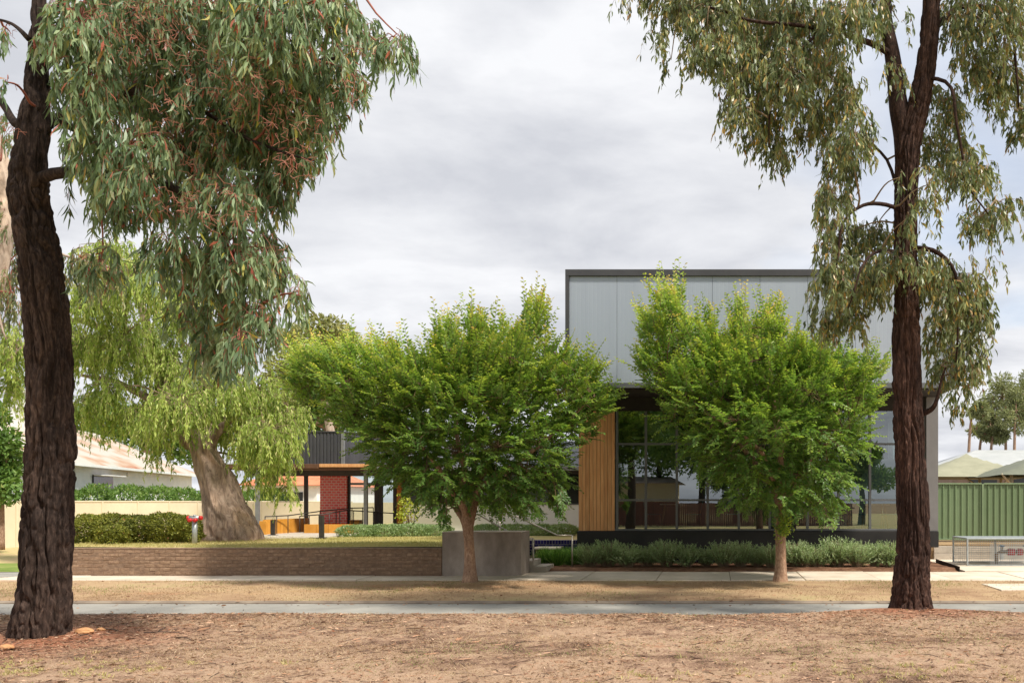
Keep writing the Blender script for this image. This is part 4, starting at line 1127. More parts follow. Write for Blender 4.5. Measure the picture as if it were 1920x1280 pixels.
# ================================================================== HOUSES
def weatherboards(a, b, z0, z1, pitch=.16, lap=.02):
    """lapped boards between ground points a and b, facing the right of a->b"""
    a = Vector((a[0], a[1], 0)); b = Vector((b[0], b[1], 0)); t = (b - a).normalized(); nrm = Vector((t.y, -t.x, 0))
    prof = []; z = z0
    while z < z1:
        prof += [(lap, z), (0.0, min(z + pitch, z1))]; z += pitch
    v = []; n = len(prof)
    for base in (a, b):
        v += [tuple(base + nrm * p[0] + Vector((0, 0, p[1]))) for p in prof]
    return MB().add(v, [(i, i + 1, i + 1 + n, i + n) for i in range(n - 1)])
hs = thing('weatherboard_house', 'white weatherboard house with rusty iron roof behind the cream fence', 'house', (-31, 45, 0))
u = np.array([-.263, .965]); v = np.array([-.965, -.263])
A = np.array([-26.6, 34.6]); Lh, Wh = 25.0, 9.0
c0, c1, c2, c3 = A, A + u * Lh, A + u * Lh + v * Wh, A + v * Wh
ze = 3.39
weatherboards(c0 + v * .5 + u * .5, c1 + v * .5 - u * .5, 0, ze - .06).build('side_wall', M['white_board'], hs)
weatherboards(c3 - v * .5 + u * .5, c0 + v * .5 + u * .5, 0, ze - .06).build('front_wall', M['white_board'], hs)
weatherboards(c1 + v * .5 - u * .5, c2 - v * .5 - u * .5, 0, ze - .06).build('back_wall', M['white_board'], hs)
r0, r1 = A + v * Wh / 2 + u * 4.5, A + v * Wh / 2 + u * (Lh - 4.5); zr = 5.7
def q3(p, z): return (p[0], p[1], z)
m = MB(); m.add([q3(c0, ze), q3(c1, ze), q3(c2, ze), q3(c3, ze), q3(r0, zr), q3(r1, zr)], [(0, 1, 5, 4), (1, 2, 5), (2, 3, 4, 5), (3, 0, 4)])
m.add([q3(c0, ze - .04), q3(c1, ze - .04), q3(c2, ze - .04), q3(c3, ze - .04)], [(3, 2, 1, 0)])
ro = m.build('roof', M['rusty_iron'], hs)
for p, q in ((c0, c1), (c3, c0)):
    MB().beam(q3(p, ze - .05), q3(q, ze - .05), .12, .12).build('gutter', M['white_board'], hs)
ch = A + v * 2.6 + u * 7.6
cm = MB().bbox(ch[0] - .75, ch[0] + .75, ch[1] - .5, ch[1] + .5, 4.3, 6.6, .02).build('chimney', M['white_render'], hs)
MB().bbox(ch[0] - .85, ch[0] + .85, ch[1] - .6, ch[1] + .6, 6.601, 6.75, .02).build('chimney_cap', M['white_render'], cm)
for s_, wd in ((8.5, 2.4),):
    p = A + v * .44 + u * s_; q = p + u * wd
    MB().beam(q3(p, 2.55), q3(q, 2.55), .06, .85).build('window', M['window_dark'], hs)
    MB().beam(q3(p - v * .3, 2.95), q3(q - v * .3, 2.95), .6, .05).build('awning', M['white_render'], hs)
for s_ in (3.0, 6.5, 13, 18):
    p = A + v * .46 + u * s_; MB().beam(q3(p, 3.12), q3(p + u * .35, 3.12), .04, .18).build('vent', M['white_render'], hs)

h2 = thing('tiled_house', 'distant house with terracotta tiled roof seen under the canopy', 'house', (-40, 75, 0))
m = MB(); d0, d1 = 66, 78
x0, x1 = PX(440, d0), PX(600, d0)
m.add([(x0, d0, 2.9), (x1, d0, 2.9), (x1, d1, 2.9), (x0, d1, 2.9), (x0 + 3, 72, 4.9), (x1 - 3, 72, 4.9)], [(0, 1, 5, 4), (1, 2, 5), (2, 3, 4, 5), (3, 0, 4), (3, 2, 1, 0)])
m.build('roof', M['roof_red'], h2)
MB().box(x0 + .4, x1 - .4, d0 + .4, d1 - .4, 0, 2.88).build('wall', M['white_render'], h2)
for q in (470, 530):
    MB().box(PX(q, d0), PX(q, d0) + 1.3, d0 + .34, d0 + .41, 1.2, 2.4).build('window', M['window_dark'], h2)

h3 = thing('school_building', 'low building with a white roof behind the shade sails', 'building', (20, 55, .45))
m = MB(); xa, xb = PX(1772, 52), PX(1772, 52) + 26
m.add([(xa, 52, 3.75), (xb, 52, 3.75), (xb, 64, 3.75), (xa, 64, 3.75), (xa + 3.5, 58, 5.0), (xb - 3.5, 58, 5.0)], [(0, 1, 5, 4), (1, 2, 5), (2, 3, 4, 5), (3, 0, 4), (3, 2, 1, 0)])
m.build('roof', M['roof_white'], h3)
MB().box(xa + .6, xb - .6, 52.8, 63.4, .4, 3.7).build('wall', M['school_wall'], h3)
for k in range(6):
    MB().box(xa + 1.6 + k * 2.6, xa + 3.2 + k * 2.6, 52.72, 52.81, 1.6, 3.2).build('window', M['window_dark'], h3)

# shade sails
def sail(label, cx, cy, hw, hd, ze, za, mat, under):
    t = thing('shade_sail', label, 'shade sail', (cx, cy, .45), 'shade sails behind the green fence')
    n = 16; V = []
    for j in range(n + 1):
        for i in range(n + 1):
            a = i / n * 2 - 1; b = j / n * 2 - 1
            r_ = max(abs(a), abs(b))
            # edges curve inwards between corners
            pin = 1 - .10 * (1 - min(abs(a), abs(b)) / (r_ + 1e-6)) * r_
            zz = za - (za - ze) * (r_ ** .85)
            V.append((cx + a * hw * pin, cy + b * hd * pin, zz))
    m = MB(); m.add(V, [(j * (n + 1) + i, j * (n + 1) + i + 1, (j + 1) * (n + 1) + i + 1, (j + 1) * (n + 1) + i) for j in range(n) for i in range(n)])
    m.build('canopy', M[mat], t, True)
    for sx in (-1, 1):
        for sy in (-1, 1):
            mm = MB(); mm.tube([(cx + sx * hw * .8, cy + sy * hd * .8, .45), (cx + sx * hw * .8, cy + sy * hd * .8, ze + (za - ze) * .12)], .06, 8); mm.build('pole', M['pale_pole'], t, True)
            mm = MB(); mm.tube([(cx + sx * hw * .8, cy + sy * hd * .8, ze - .35), (cx + sx * hw * .97, cy + sy * hd * .97, ze + .02)], .035, 8); mm.build('strut', M['pale_pole'], t, True)
sail('olive shade sail with a central peak right behind the building corner', PX(1812, 37.5), 37.5, 2.6, 2.6, PZ(893, 35), PZ(850, 37.5), 'sail', None)
sail('darker olive shade sail cut off by the right edge of the picture', PX(1975, 34), 34, 2.75, 2.4, PZ(890, 32), PZ(838, 34), 'sail_dark', None)

# ================================================================== TREES
def reds(lo, hi):
    return lambda n, idx: lo + (hi - lo) * RNG.random(n)

# ---- near left gum
lg = thing('gum_tree', 'big dark barked gum tree in the left foreground with grey green leaves', 'tree', tuple(LT))
d = 10.66
prof = [(72, 1206, 128), (82, 1120, 112), (88, 1000, 106), (92, 900, 101), (95, 800, 98), (91, 640, 92), (76, 500, 90), (58, 400, 85), (55, 320, 78), (67, 200, 60), (72, 100, 44), (74, 0, 30), (80, -150, 24), (95, -420, 14)]
pts = [P(x, y, d + (.0 if y > 300 else (300 - y) * .0012)) for x, y, w in prof]; rad = [w / F * d / 2 * .74 for x, y, w in prof]
link('trunk', trunk_mesh('trunk', pts, rad, M['gum_bark_dark'], 220, .017, .034, 15, 1.6, .06, .03, .05,
     lambda z: .38 * np.exp(-((z - .2) / .8) ** 2) + .12 * np.exp(-((z - 3) / .6) ** 2), 1.1, True), lg)
mb = MB(); limbs = []
def lb(px, r0, r1, k=16, n=8):
    m_ = MB(); limbs.append(limb(m_, [P(*q) for q in px], r0, r1, n, k, .06)); limb_list.append(m_)
limb_list = []
def build_limbs(mat, tree):
    for m_ in limb_list: m_.build('limb', mat, tree, True)
    limb_list.clear()
lb([(70, 250, d), (150, 190, d + .4), (300, 150, d + .5), (470, 120, d + .3), (640, 110, d - .1)], .06, .018)
lb([(72, 130, d), (180, 60, d + .3), (330, 20, d + .6), (520, -10, d + .5)], .08, .02)
lb([(60, 340, d), (170, 320, d - .3), (300, 330, d - .5), (400, 420, d - .4), (450, 530, d - .3), (470, 620, d - .3)], .07, .014)
lb([(300, 150, d + .5), (400, 230, d - .1), (520, 280, d - .4), (590, 300, d - .5)], .028, .01)
lb([(66, 200, d), (150, 240, d + .7), (260, 300, d + 1.0), (350, 340, d + 1.0)], .06, .014)
lb([(72, 60, d), (200, -60, d - .5), (420, -120, d - .8), (640, -60, d - .6)], .06, .015)
lb([(55, 75, d), (25, 40, d + .2), (-20, 25, d + .3)], .03, .01)
lb([(36, 235, d), (0, 190, d + .3), (-60, 160, d + .5)], .05, .02)
build_limbs(M['gum_bark_dark'], lg)
LC = [(150, 60, 80, 85), (260, 40, 110, 90), (380, 40, 110, 90), (500, 40, 100, 90), (610, 30, 70, 60), (680, 92, 60, 42), (738, 92, 34, 36, .8), (165, 180, 62, 90),
      (260, 170, 100, 90), (370, 170, 110, 90), (490, 150, 100, 90), (590, 150, 80, 70), (650, 165, 38, 46), (160, 320, 50, 80, .7), (240, 300, 80, 80), (340, 290, 100, 80),
      (450, 270, 100, 90), (545, 250, 70, 80), (605, 235, 36, 60), (225, 385, 62, 44), (320, 385, 76, 50), (420, 380, 80, 60), (495, 365, 55, 60), (555, 315, 36, 46),
      (185, 510, 50, 40, .5), (370, 510, 55, 70, .8), (440, 500, 70, 80), (500, 480, 42, 56), (535, 545, 34, 34), (560, 575, 16, 20), (420, 600, 52, 70), (480, 600, 44, 60), (450, 660, 38, 40), (360, 590, 40, 60, .7), (400, 670, 40, 36, .7), (320, 480, 50, 50, .7),
      (18, 70, 22, 26, .4), (15, 170, 18, 25, .4), (20, 250, 20, 40, .5),
      (150, -110, 110, 70, .35), (330, -110, 120, 70, .35), (520, -100, 110, 70, .3), (650, -50, 60, 40, .5), (250, -280, 140, 90, .15), (60, -200, 100, 130, .15)]
LC = [(c[0], c[1], c[2] * .93, c[3] * .93) + tuple(c[4:]) for c in LC]
hanging_crown(lg, LC, 3100, d, 1.15, 159, (.22, .5), 17, (.165, .026), M['gum_leaf_grey'], M['red_twig'], limbs, red=.05, tonemix=reds(.1, .76), lift=22, spread=.40)

# pinkish buds hanging among the leaves of the left gum
bp_, bi_, bc_, bu_ = sample_clumps(LC, 1500, d - .1, 1.2, 159, 2.9)
nb_ = 3; q = np.repeat(bp_, nb_, axis=0); n = len(q)
pa = q[:, None] + np.linspace(0, 1, 3)[None, :, None] * (unit(RNG.normal(size=(n, 3)) * .7 + np.array([0, 0, -.5])) * (.05 + .05 * RNG.random((n, 1))))[:, None]
link('bud_stalks', twig_mesh('bud_stalks', pa, np.full(n, .0022), np.array([.0034]), M['blossom']), lg)["kind"] = 'stuff'

# ---- near right gum
rg = thing('gum_tree', 'reddish dark barked gum tree in front of the glazed building, forked high up', 'tree', tuple(RT))
d = 13.2
prof = [(1708, 1144, 76), (1709, 1080, 68), (1713, 1000, 63), (1707, 850, 56), (1701, 760, 56), (1699, 640, 54), (1700, 560, 46), (1698, 480, 43), (1698, 380, 43), (1703, 280, 46), (1722, 200, 42), (1738, 110, 37), (1747, 0, 34), (1752, -150, 28), (1760, -400, 16)]
pts = [P(x, y, d) for x, y, w in prof]; rad = [w / F * d / 2 * .94 for x, y, w in prof]
link('trunk', trunk_mesh('trunk', pts, rad, M['gum_bark_red'], 180, .017, .028, 18, 1.8, .05, .05, .03,
     lambda z: .35 * np.exp(-((z - .1) / .6) ** 2), 1.1, True), rg)
mb = MB(); limbs = [np.array(catmull(pts, 40))[18:]]
lb([(1700, 300, d + .02), (1690, 220, d + .05), (1684, 170, d + .1), (1674, 90, d + .2), (1664, 0, d + .3), (1650, -150, d + .5)], .17, .07, 20, 12)
lb([(1676, 105, d + .2), (1630, 80, d + .0), (1590, 62, d - .2), (1545, 50, d - .4), (1440, 40, d - .7), (1330, 20, d - .8)], .05, .016)
lb([(1545, 50, d - .4), (1480, 120, d - .6), (1440, 200, d - .7), (1445, 280, d - .7)], .025, .01)
lb([(1695, 390, d), (1650, 380, d - .2), (1610, 384, d - .4), (1575, 420, d - .5), (1565, 520, d - .6)], .035, .012)
lb([(1700, 480, d), (1650, 470, d - .5), (1610, 500, d - .8), (1590, 580, d - .9)], .03, .01)
lb([(1710, 470, d), (1760, 480, d - .2), (1795, 520, d - .3), (1800, 600, d - .35), (1800, 680, d - .35)], .04, .01)
lb([(1728, 770, d), (1748, 760, d - .1), (1762, 738, d - .2), (1782, 690, d - .25)], .05, .012)
lb([(1745, 60, d), (1800, 20, d + .2), (1860, 30, d + .3), (1900, 90, d + .3), (1905, 200, d + .3)], .05, .012)
lb([(1733, 140, d), (1780, 160, d - .3), (1800, 250, d - .4), (1815, 340, d - .4), (1860, 410, d - .4)], .03, .01)
lb([(1750, -60, d), (1850, -100, d - .4), (1960, -60, d - .5)], .05, .015)
lb([(1655, -100, d + .4), (1540, -120, d + .1), (1400, -60, d - .3), (1280, -10, d - .5)], .05, .015)
lb([(1700, 430, d), (1660, 300, d + .9), (1600, 250, d + 1.1), (1540, 240, d + 1.1)], .03, .01)
build_limbs(M['gum_bark_red'], rg)
RC = [(1200, 2, 30, 12), (1258, 18, 52, 34), (1238, 78, 24, 26, .7), (1258, 128, 14, 22, .7), (1330, 30, 76, 64), (1420, 50, 76, 76), (1500, 50, 70, 76), (1590, 45, 56, 52), (1330, 105, 52, 52),
      (1400, 135, 66, 66), (1480, 155, 66, 76), (1550, 140, 46, 66), (1388, 215, 30, 40), (1436, 240, 42, 60), (1455, 300, 24, 28), (1525, 235, 46, 52), (1590, 190, 36, 52), (1572, 310, 34, 52), (1602, 270, 34, 52),
      (1562, 385, 30, 42), (1640, 20, 28, 40), (1690, 60, 16, 46, .4), (1680, 150, 18, 30, .6), (1820, 45, 66, 66), (1890, 50, 50, 84), (1880, 160, 44, 70), (1912, 245, 26, 46), (1830, 130, 46, 46, .7), (1780, 210, 34, 56),
      (1768, 285, 44, 56), (1808, 325, 54, 44), (1870, 400, 44, 30, .8), (1842, 425, 44, 32, .7), (1738, 365, 22, 50, .7), (1580, 455, 52, 36), (1640, 455, 46, 36), (1560, 520, 40, 60), (1622, 540, 54, 66), (1560, 600, 40, 50),
      (1600, 600, 26, 50), (1690, 505, 56, 34, .8, -.6), (1740, 525, 56, 52), (1792, 545, 56, 60), (1780, 630, 50, 60), (1832, 600, 32, 50), (1782, 705, 40, 40), (1822, 680, 30, 46), (1800, 762, 18, 28), (1700, 425, 16, 34, .7),
      (1690, 350, 12, 30, .4), (1860, 500, 14, 20, .4), (1850, 350, 20, 20, .3),
      (1300, -80, 90, 50, .35), (1480, -90, 110, 60, .35), (1650, -100, 90, 70, .3), (1820, -90, 100, 70, .3), (1960, -20, 50, 90, .6), (1960, 180, 40, 100, .5), (1550, -250, 130, 90, .15), (1750, -270, 130, 90, .15)]
hanging_crown(rg, RC, 4100, d, 1.1, 129, (.2, .5), 17, (.12, .027), M['gum_leaf_olive'], M['olive_twig'], limbs, red=.10, tonemix=reds(.08, .70), lift=18, spread=.40, twig_r=.0035, branch_r=.011)

# ---- gum behind the left one, mostly outside the picture
bg = thing('gum_tree', 'pale trunked gum tree at the left edge behind the dark trunk', 'tree', tuple(P(-25, 1160, 14.5)))
d = 14.5
prof = [(-130, 1140, 60), (-80, 800, 46), (-8, 500, 38), (10, 400, 32), (4, 320, 30), (-22, 230, 26), (-50, 100, 20), (-70, -100, 14)]
link('trunk', trunk_mesh('trunk', [P(x, y, d) for x, y, w in prof], [w / F * d / 2 for x, y, w in prof], M['pale_bark'], 48, .05, .006, 6, 1.2, .05, .05), bg)
mb = MB(); limbs = []
lb([(8, 380, d), (60, 420, d + .4), (110, 470, d + .6), (170, 490, d + .7)], .05, .012)
lb([(0, 450, d), (-20, 520, d - .4), (10, 640, d - .6)], .04, .01)
lb([(-20, 240, d), (-60, 320, d - .4), (0, 300, d - .4)], .04, .01)
build_limbs(M['pale_bark'], bg)
hanging_crown(bg, [(10, 260, 26, 40, .7), (8, 420, 24, 40), (20, 500, 30, 50), (20, 560, 26, 50), (150, 500, 40, 32), (205, 520, 34, 36), (160, 540, 40, 30, .6), (-40, 300, 40, 120), (-40, 550, 40, 120)],
              420, d, .8, 117, (.2, .5), 15, (.12, .022), M['gum_leaf_back'], M['red_twig'], limbs, red=.05, tonemix=reds(.1, .7), lift=14)

# ---- street trees
def street_tree(label, base, prof, limb_px, clumps, n, d, centre_px, R_):
    global mb, limbs
    t = thing('street_tree', label, 'tree', tuple(base), 'young green street trees on the far verge')
    pts = [P(x, y, d) for x, y, w in prof]; rad = [w / F * d / 2 * .76 for x, y, w in prof]
    link('trunk', trunk_mesh('trunk', pts, rad, M['elm_bark'], 40, .03, .014, 14, 3.5, .06, .035, .1), t)
    mb = MB(); limbs = [np.array(catmull(pts, 12))[6:]]
    for px, r0, r1 in limb_px: lb([(x, y, d + dd) for x, y, dd in px], r0, r1, 16, 8)
    build_limbs(M['elm_bark'], t)
    # clumps repeated in front of and behind the middle of the crown
    cl = []
    for c in clumps:
        cx, cy, rx, ry = c[:4]; w = c[4] if len(c) > 4 else 1
        off = math.sqrt(max(0.08, 1 - ((cx - centre_px[0]) / R_) ** 2)) * 2.1
        cx = centre_px[0] + (cx - centre_px[0]) * (.95 if cy < 720 else .90)
        for sg in (-1, 0, 1):
            cl.append((cx + RNG.uniform(-8, 8), cy + RNG.uniform(-6, 6) + (36 if cy < 700 else 4), rx * (1 if sg == 0 else .85), ry * (1 if sg == 0 else .85), w, sg * off * RNG.uniform(.6, 1.0)))
    cen = P(centre_px[0], centre_px[1] + 90, d)
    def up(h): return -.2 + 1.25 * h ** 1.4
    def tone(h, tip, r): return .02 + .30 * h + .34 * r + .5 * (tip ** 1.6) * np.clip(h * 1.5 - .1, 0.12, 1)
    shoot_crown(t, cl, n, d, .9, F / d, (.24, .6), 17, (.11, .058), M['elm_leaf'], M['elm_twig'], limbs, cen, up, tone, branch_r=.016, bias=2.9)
    return t
C1 = [(590, 650, 50, 36), (560, 690, 34, 40), (650, 650, 56, 40), (640, 710, 70, 56), (720, 660, 56, 46), (780, 680, 50, 46), (840, 610, 30, 42), (858, 660, 60, 50), (905, 620, 40, 44), (885, 592, 14, 26, .7), (960, 630, 50, 56), (1000, 590, 26, 46), (1010, 570, 12, 24, .8),
      (1050, 660, 40, 46), (1100, 680, 34, 40), (1118, 690, 12, 30, .7), (720, 740, 70, 56), (800, 740, 80, 64), (890, 740, 90, 70), (980, 730, 80, 64), (1060, 740, 70, 50), (1130, 760, 40, 30), (1150, 745, 22, 18, .7),
      (640, 770, 60, 34), (700, 810, 56, 46), (770, 830, 70, 56), (860, 840, 80, 60), (950, 830, 80, 60), (1030, 820, 60, 54), (1090, 800, 44, 34), (720, 870, 44, 34), (790, 890, 54, 40), (870, 900, 60, 36), (960, 900, 60, 46), (1040, 880, 44, 46),
      (820, 938, 30, 22, .6), (940, 935, 44, 20, .6), (1060, 930, 18, 22, .7), (996, 940, 30, 20, .6), (828, 965, 8, 16, .5), (545, 740, 20, 26, .5)]
street_tree('green street tree in front of the concrete block wall, forking low', T1,
            [(881, 1094, 34), (881, 1050, 25), (879, 1010, 23), (876, 975, 28), (874, 955, 18)],
            [([(874, 985, 0), (855, 955, .1), (838, 925, .3), (790, 860, .7), (720, 790, .9), (640, 720, .9)], .085, .02), ([(876, 980, 0), (868, 940, -.2), (868, 880, -.5), (850, 780, -.9), (845, 680, -.9)], .085, .02),
             ([(880, 985, 0), (890, 940, .1), (898, 900, .2), (940, 820, .5), (985, 700, .5), (1005, 620, .4)], .09, .02), ([(880, 985, 0), (893, 925, -.1), (980, 860, -.6), (1060, 790, -.8), (1110, 740, -.8)], .07, .015),
             ([(872, 960, 0), (820, 880, -.7), (760, 800, -1.2), (720, 720, -1.2)], .06, .015)],
            C1 + [(900, 690, 70, 40), (940, 680, 60, 40), (800, 800, 60, 40), (560, 660, 40, 30)], 5600, 19.27, (860, 760), 330)
C2 = [(1250, 548, 30, 32), (1215, 590, 26, 40), (1260, 600, 42, 46), (1242, 530, 10, 22, .7), (1310, 610, 20, 36, .8), (1230, 660, 40, 46), (1290, 680, 60, 46), (1335, 640, 36, 46), (1330, 590, 14, 30, .7), (1385, 590, 22, 46), (1440, 590, 30, 46), (1410, 640, 60, 46), (1480, 640, 44, 46),
      (1530, 650, 46, 40), (1590, 670, 50, 36), (1640, 660, 26, 26), (1360, 700, 70, 50), (1440, 720, 80, 60), (1530, 730, 80, 60), (1610, 740, 56, 50), (1250, 720, 36, 34), (1300, 755, 60, 44), (1250, 775, 30, 20, .5), (1370, 790, 70, 56),
      (1450, 800, 80, 60), (1540, 810, 76, 56), (1610, 810, 40, 44), (1310, 825, 46, 30), (1350, 860, 60, 40), (1430, 880, 66, 40), (1510, 880, 70, 46), (1570, 890, 44, 40), (1345, 885, 30, 14, .5), (1400, 930, 46, 22, .7), (1480, 930, 56, 28, .8), (1555, 935, 34, 24, .7), (1555, 955, 16, 14, .5)]
T2o = street_tree('green street tree with a single straight trunk in front of the glazing', T2,
            [(1463, 1094, 34), (1464, 1050, 25), (1463, 1000, 25), (1461, 950, 24), (1462, 915, 20)],
            [([(1462, 960, 0), (1440, 900, .2), (1380, 820, .5), (1300, 720, .7), (1250, 600, .6)], .08, .018), ([(1462, 940, 0), (1465, 850, -.3), (1450, 740, -.7), (1440, 620, -.7)], .08, .018),
             ([(1464, 955, 0), (1500, 880, .2), (1560, 790, .5), (1620, 700, .6)], .075, .018), ([(1462, 930, 0), (1420, 840, -.8), (1340, 780, -1.1), (1250, 740, -1.0)], .05, .014), ([(1462, 930, 0), (1530, 850, -.8), (1590, 800, -1.2)], .05, .014)],
            C2, 4300, 19.5, (1430, 750), 250)
# tuft sprouting from the trunk of the second street tree
n = 60
pos = P(1468, 985, 19.35) + RNG.normal(size=(n, 3)) * np.array([.07, .06, .16])
dr = unit(RNG.normal(size=(n * 8, 3)) + np.array([.3, -.3, .2]))
lp = np.repeat(pos, 8, axis=0) + RNG.normal(size=(n * 8, 3)) * .06
link('trunk_shoots', short_leaves('trunk_shoots', lp, dr, rand_unit(n * 8), np.full(n * 8, .07), np.full(n * 8, .034), .3 + .5 * RNG.random(n * 8), M['elm_leaf']), T2o)["kind"] = 'stuff'

# ---- weeping pepper tree
pt = thing('weeping_tree', 'old weeping tree with a massive fluted grey trunk on the lawn', 'tree', tuple(P(432, 1011, 25)))
d = 25.0
prof = [(440, 1046, 122), (436, 1014, 112), (430, 990, 96), (422, 960, 82), (412, 930, 74), (398, 890, 66), (380, 850, 52), (358, 815, 40), (335, 780, 34)]
link('trunk', trunk_mesh('trunk', [P(x, y, d) for x, y, w in prof], [w / F * d / 2 * .86 for x, y, w in prof], M['pepper_bark'], 120, .03, .17, 4.2, .3, .08, .0, .10, None, .5), pt)
mb = MB(); limbs = []
lb([(362, 830, d), (330, 780, d + .3), (300, 700, d + .6), (275, 620, d + .8), (255, 540, d + .8)], .28, .08, 18, 10)
lb([(385, 860, d), (410, 810, d + .1), (450, 775, d + .2), (510, 780, d + .2), (550, 815, d + .2)], .16, .03, 18, 10)
lb([(362, 830, d), (310, 770, d + .6), (230, 720, d + .6), (150, 700, d + .2)], .16, .04, 18, 10)
lb([(380, 850, d), (390, 780, d + 1.2), (380, 690, d + 1.8), (360, 620, d + 2)], .2, .05, 18, 10)
lb([(300, 700, d + .6), (220, 640, d + .2), (150, 600, d), (60, 640, d - .2), (10, 680, d - .3)], .12, .03, 18, 8)
build_limbs(M['pepper_bark'], pt)
PC = [(200, 480, 66, 24, .8), (260, 530, 74, 44), (180, 570, 56, 46), (330, 590, 56, 50), (160, 660, 44, 50), (230, 650, 64, 50), (310, 690, 66, 46), (400, 735, 76, 40), (480, 750, 70, 44), (540, 780, 30, 46), (330, 770, 60, 44), (430, 800, 70, 40),
      (500, 825, 60, 46), (200, 740, 40, 30, .8), (20, 660, 26, 50), (20, 730, 26, 40), (285, 800, 26, 34), (520, 880, 26, 46, .7), (538, 930, 10, 34, .5), (480, 900, 16, 34, .5), (455, 850, 26, 34, .6), (390, 650, 30, 30, .5), (160, 770, 26, 30, .7), (300, 755, 40, 40), (105, 650, 40, 60, .5), (420, 690, 30, 30, .5), (180, 800, 30, 24, .6), (240, 790, 40, 30, .7), (300, 840, 30, 30, .5)]
hanging_crown(pt, PC, 3300, d - .5, 1.9, 68, (.4, .95), 34, (.13, .027), M['pepper_leaf'], M['olive_twig'], limbs, red=.06, tonemix=reds(.05, .75), lift=16, spread=.42, twig_r=.006, branch_r=.03, droop=1.15)

# ---- trees further back
def back_tree(name, label, foot, trunk_px, r, clumps, d, n, lsize, mat, bark, grp=None, dsp=1.0, nub=.3):
    t = thing(name, label, 'tree', foot, grp)
    m = MB(); q = [P(x, y, d) for x, y in trunk_px]
    m.tube(list(catmull(q, 12)), list(np.linspace(r, r * .35, 12)), 8)
    top = q[-1]
    m.build('trunk', M[bark], t, True)
    cen = []; rd = []
    for c in clumps:
        dd = d + RNG.uniform(-dsp, dsp); cen.append(P(c[0], c[1], dd)); s = F / d
        rd.append((c[2] / s, (c[2] + c[3]) / 2 / s, c[3] / s))
    mm = MB()
    for c in cen: limb(mm, [q[-1], (q[-1] + c) / 2 + np.array([0, 0, .2]), c], r * .4, r * .12, 5, 7, .1)
    mm.build('limbs', M[bark], t, True)
    puff_crown(t, cen, rd, n, lsize, M[mat], nub=nub)
back_tree('pale_tree', 'pale yellowish tree between the weeping tree and the street tree', (PX(600, 44), 44, 0), [(640, 985), (636, 900), (610, 760), (590, 680)], .3,
          [(560, 640, 44, 30), (610, 615, 40, 22), (640, 640, 36, 26), (530, 700, 30, 40), (590, 700, 50, 44), (640, 700, 40, 40)], 44, 5200, (.26, .13), 'pale_tree', 'pale_bark', dsp=1.5)
back_tree('dark_tree', 'dense green tree showing above the charcoal canopy box', (PX(620, 52), 52, 0), [(620, 985), (615, 880), (610, 800)], .35,
          [(560, 760, 44, 50), (610, 740, 50, 50), (660, 770, 50, 50), (590, 790, 50, 40), (500, 780, 40, 50), (700, 800, 50, 50)], 52, 7000, (.3, .16), 'mid_green', 'elm_bark', dsp=2)
back_tree('dark_tree', 'green tree rising behind the chimney of the white house', (PX(270, 62), 62, 0), [(280, 990), (275, 860), (270, 800)], .35,
          [(200, 780, 40, 44), (250, 800, 44, 40), (310, 800, 44, 50), (160, 800, 36, 36), (350, 830, 40, 44)], 62, 6000, (.34, .18), 'mid_green', 'elm_bark', dsp=2)
back_tree('bushy_tree', 'bright green bushy tree over the fence at the left edge', (PX(5, 31), 31, 0), [(0, 1030), (2, 950), (4, 900)], .14,
          [(10, 830, 26, 30), (28, 870, 16, 24), (0, 890, 30, 34), (14, 920, 26, 24), (-20, 850, 30, 50), (-10, 780, 24, 24)], 30, 4200, (.17, .09), 'mid_green', 'elm_bark', dsp=.6)
pines = [(1880, 745, 44, 44, 1886), (1856, 800, 34, 24, 1836), (1905, 770, 34, 44, 1902), (1930, 740, 40, 46, 1926), (1838, 770, 20, 14, 1816), (1866, 815, 22, 14, 1858)]
labs = ['tall grey green pine rising highest behind the shade sails', 'grey green pine with a low spreading crown behind the left shade sail', 'grey green pine close to the right edge', 'grey green pine cut by the right edge of the picture',
        'thin leftmost pine beside the drooping gum leaves', 'small pine below the tallest pine behind the shade sails']
for (cx, cy, rx, ry, tx), lab in zip(pines, labs):
    dd = 62 + RNG.uniform(-3, 3)
    back_tree('pine_tree', lab, (PX(tx, dd), dd, .4), [(tx, 975), (tx, 860), (tx + (cx - tx) * .3, cy + ry * .6), (cx, cy)], .13,
              [(cx, cy, rx * .7, ry * .6), (cx - rx * .6, cy + ry * .3, rx * .5, ry * .4), (cx + rx * .6, cy + ry * .25, rx * .5, ry * .4), (cx, cy - ry * .6, rx * .5, ry * .4), (cx + rx * .2, cy + ry * .7, rx * .5, ry * .3)],
              dd, 2600, (.3, .09), 'pine_leaf', 'elm_bark', 'pines behind the shade sails', dsp=1)

# ================================================================== SHRUBS AND HEDGES
def leafy_box(parent, cen, rad, n, lsize, mat, power=3.0, t0=.05, t1=.85, name='foliage', upright=.3, inner=True):
    u = rand_unit(n)
    k = (np.abs(u) ** power).sum(axis=1, keepdims=True) ** (1 / power)
    sh = u / k * (1 - .22 * RNG.random((n, 1)) ** 2)
    lum = 1 + .30 * (fbm(sh * 2.6 + np.asarray(cen) * 1.3, 3) - .5) * 2
    pos = np.asarray(cen) + sh * np.asarray(rad) * lum[:, None]
    pos[:, 2] = np.maximum(pos[:, 2], cen[2] - rad[2] + .01)
    dr = unit(u * .7 + RNG.normal(size=(n, 3)) * .6 + np.array([0, 0, upright])); nr = unit(u + RNG.normal(size=(n, 3)) * .5)
    tone = np.clip(t0 + (t1 - t0) * (.65 * RNG.random(n) + .35 * vnoise(pos * 4)), 0, 1)
    tone = np.where(RNG.random(n) < .02, 1, tone)
    link(name, short_leaves(name, pos, dr, nr, lsize[0] * (.6 + .8 * RNG.random(n)), lsize[1] * (.6 + .8 * RNG.random(n)), tone, M[mat]), parent)
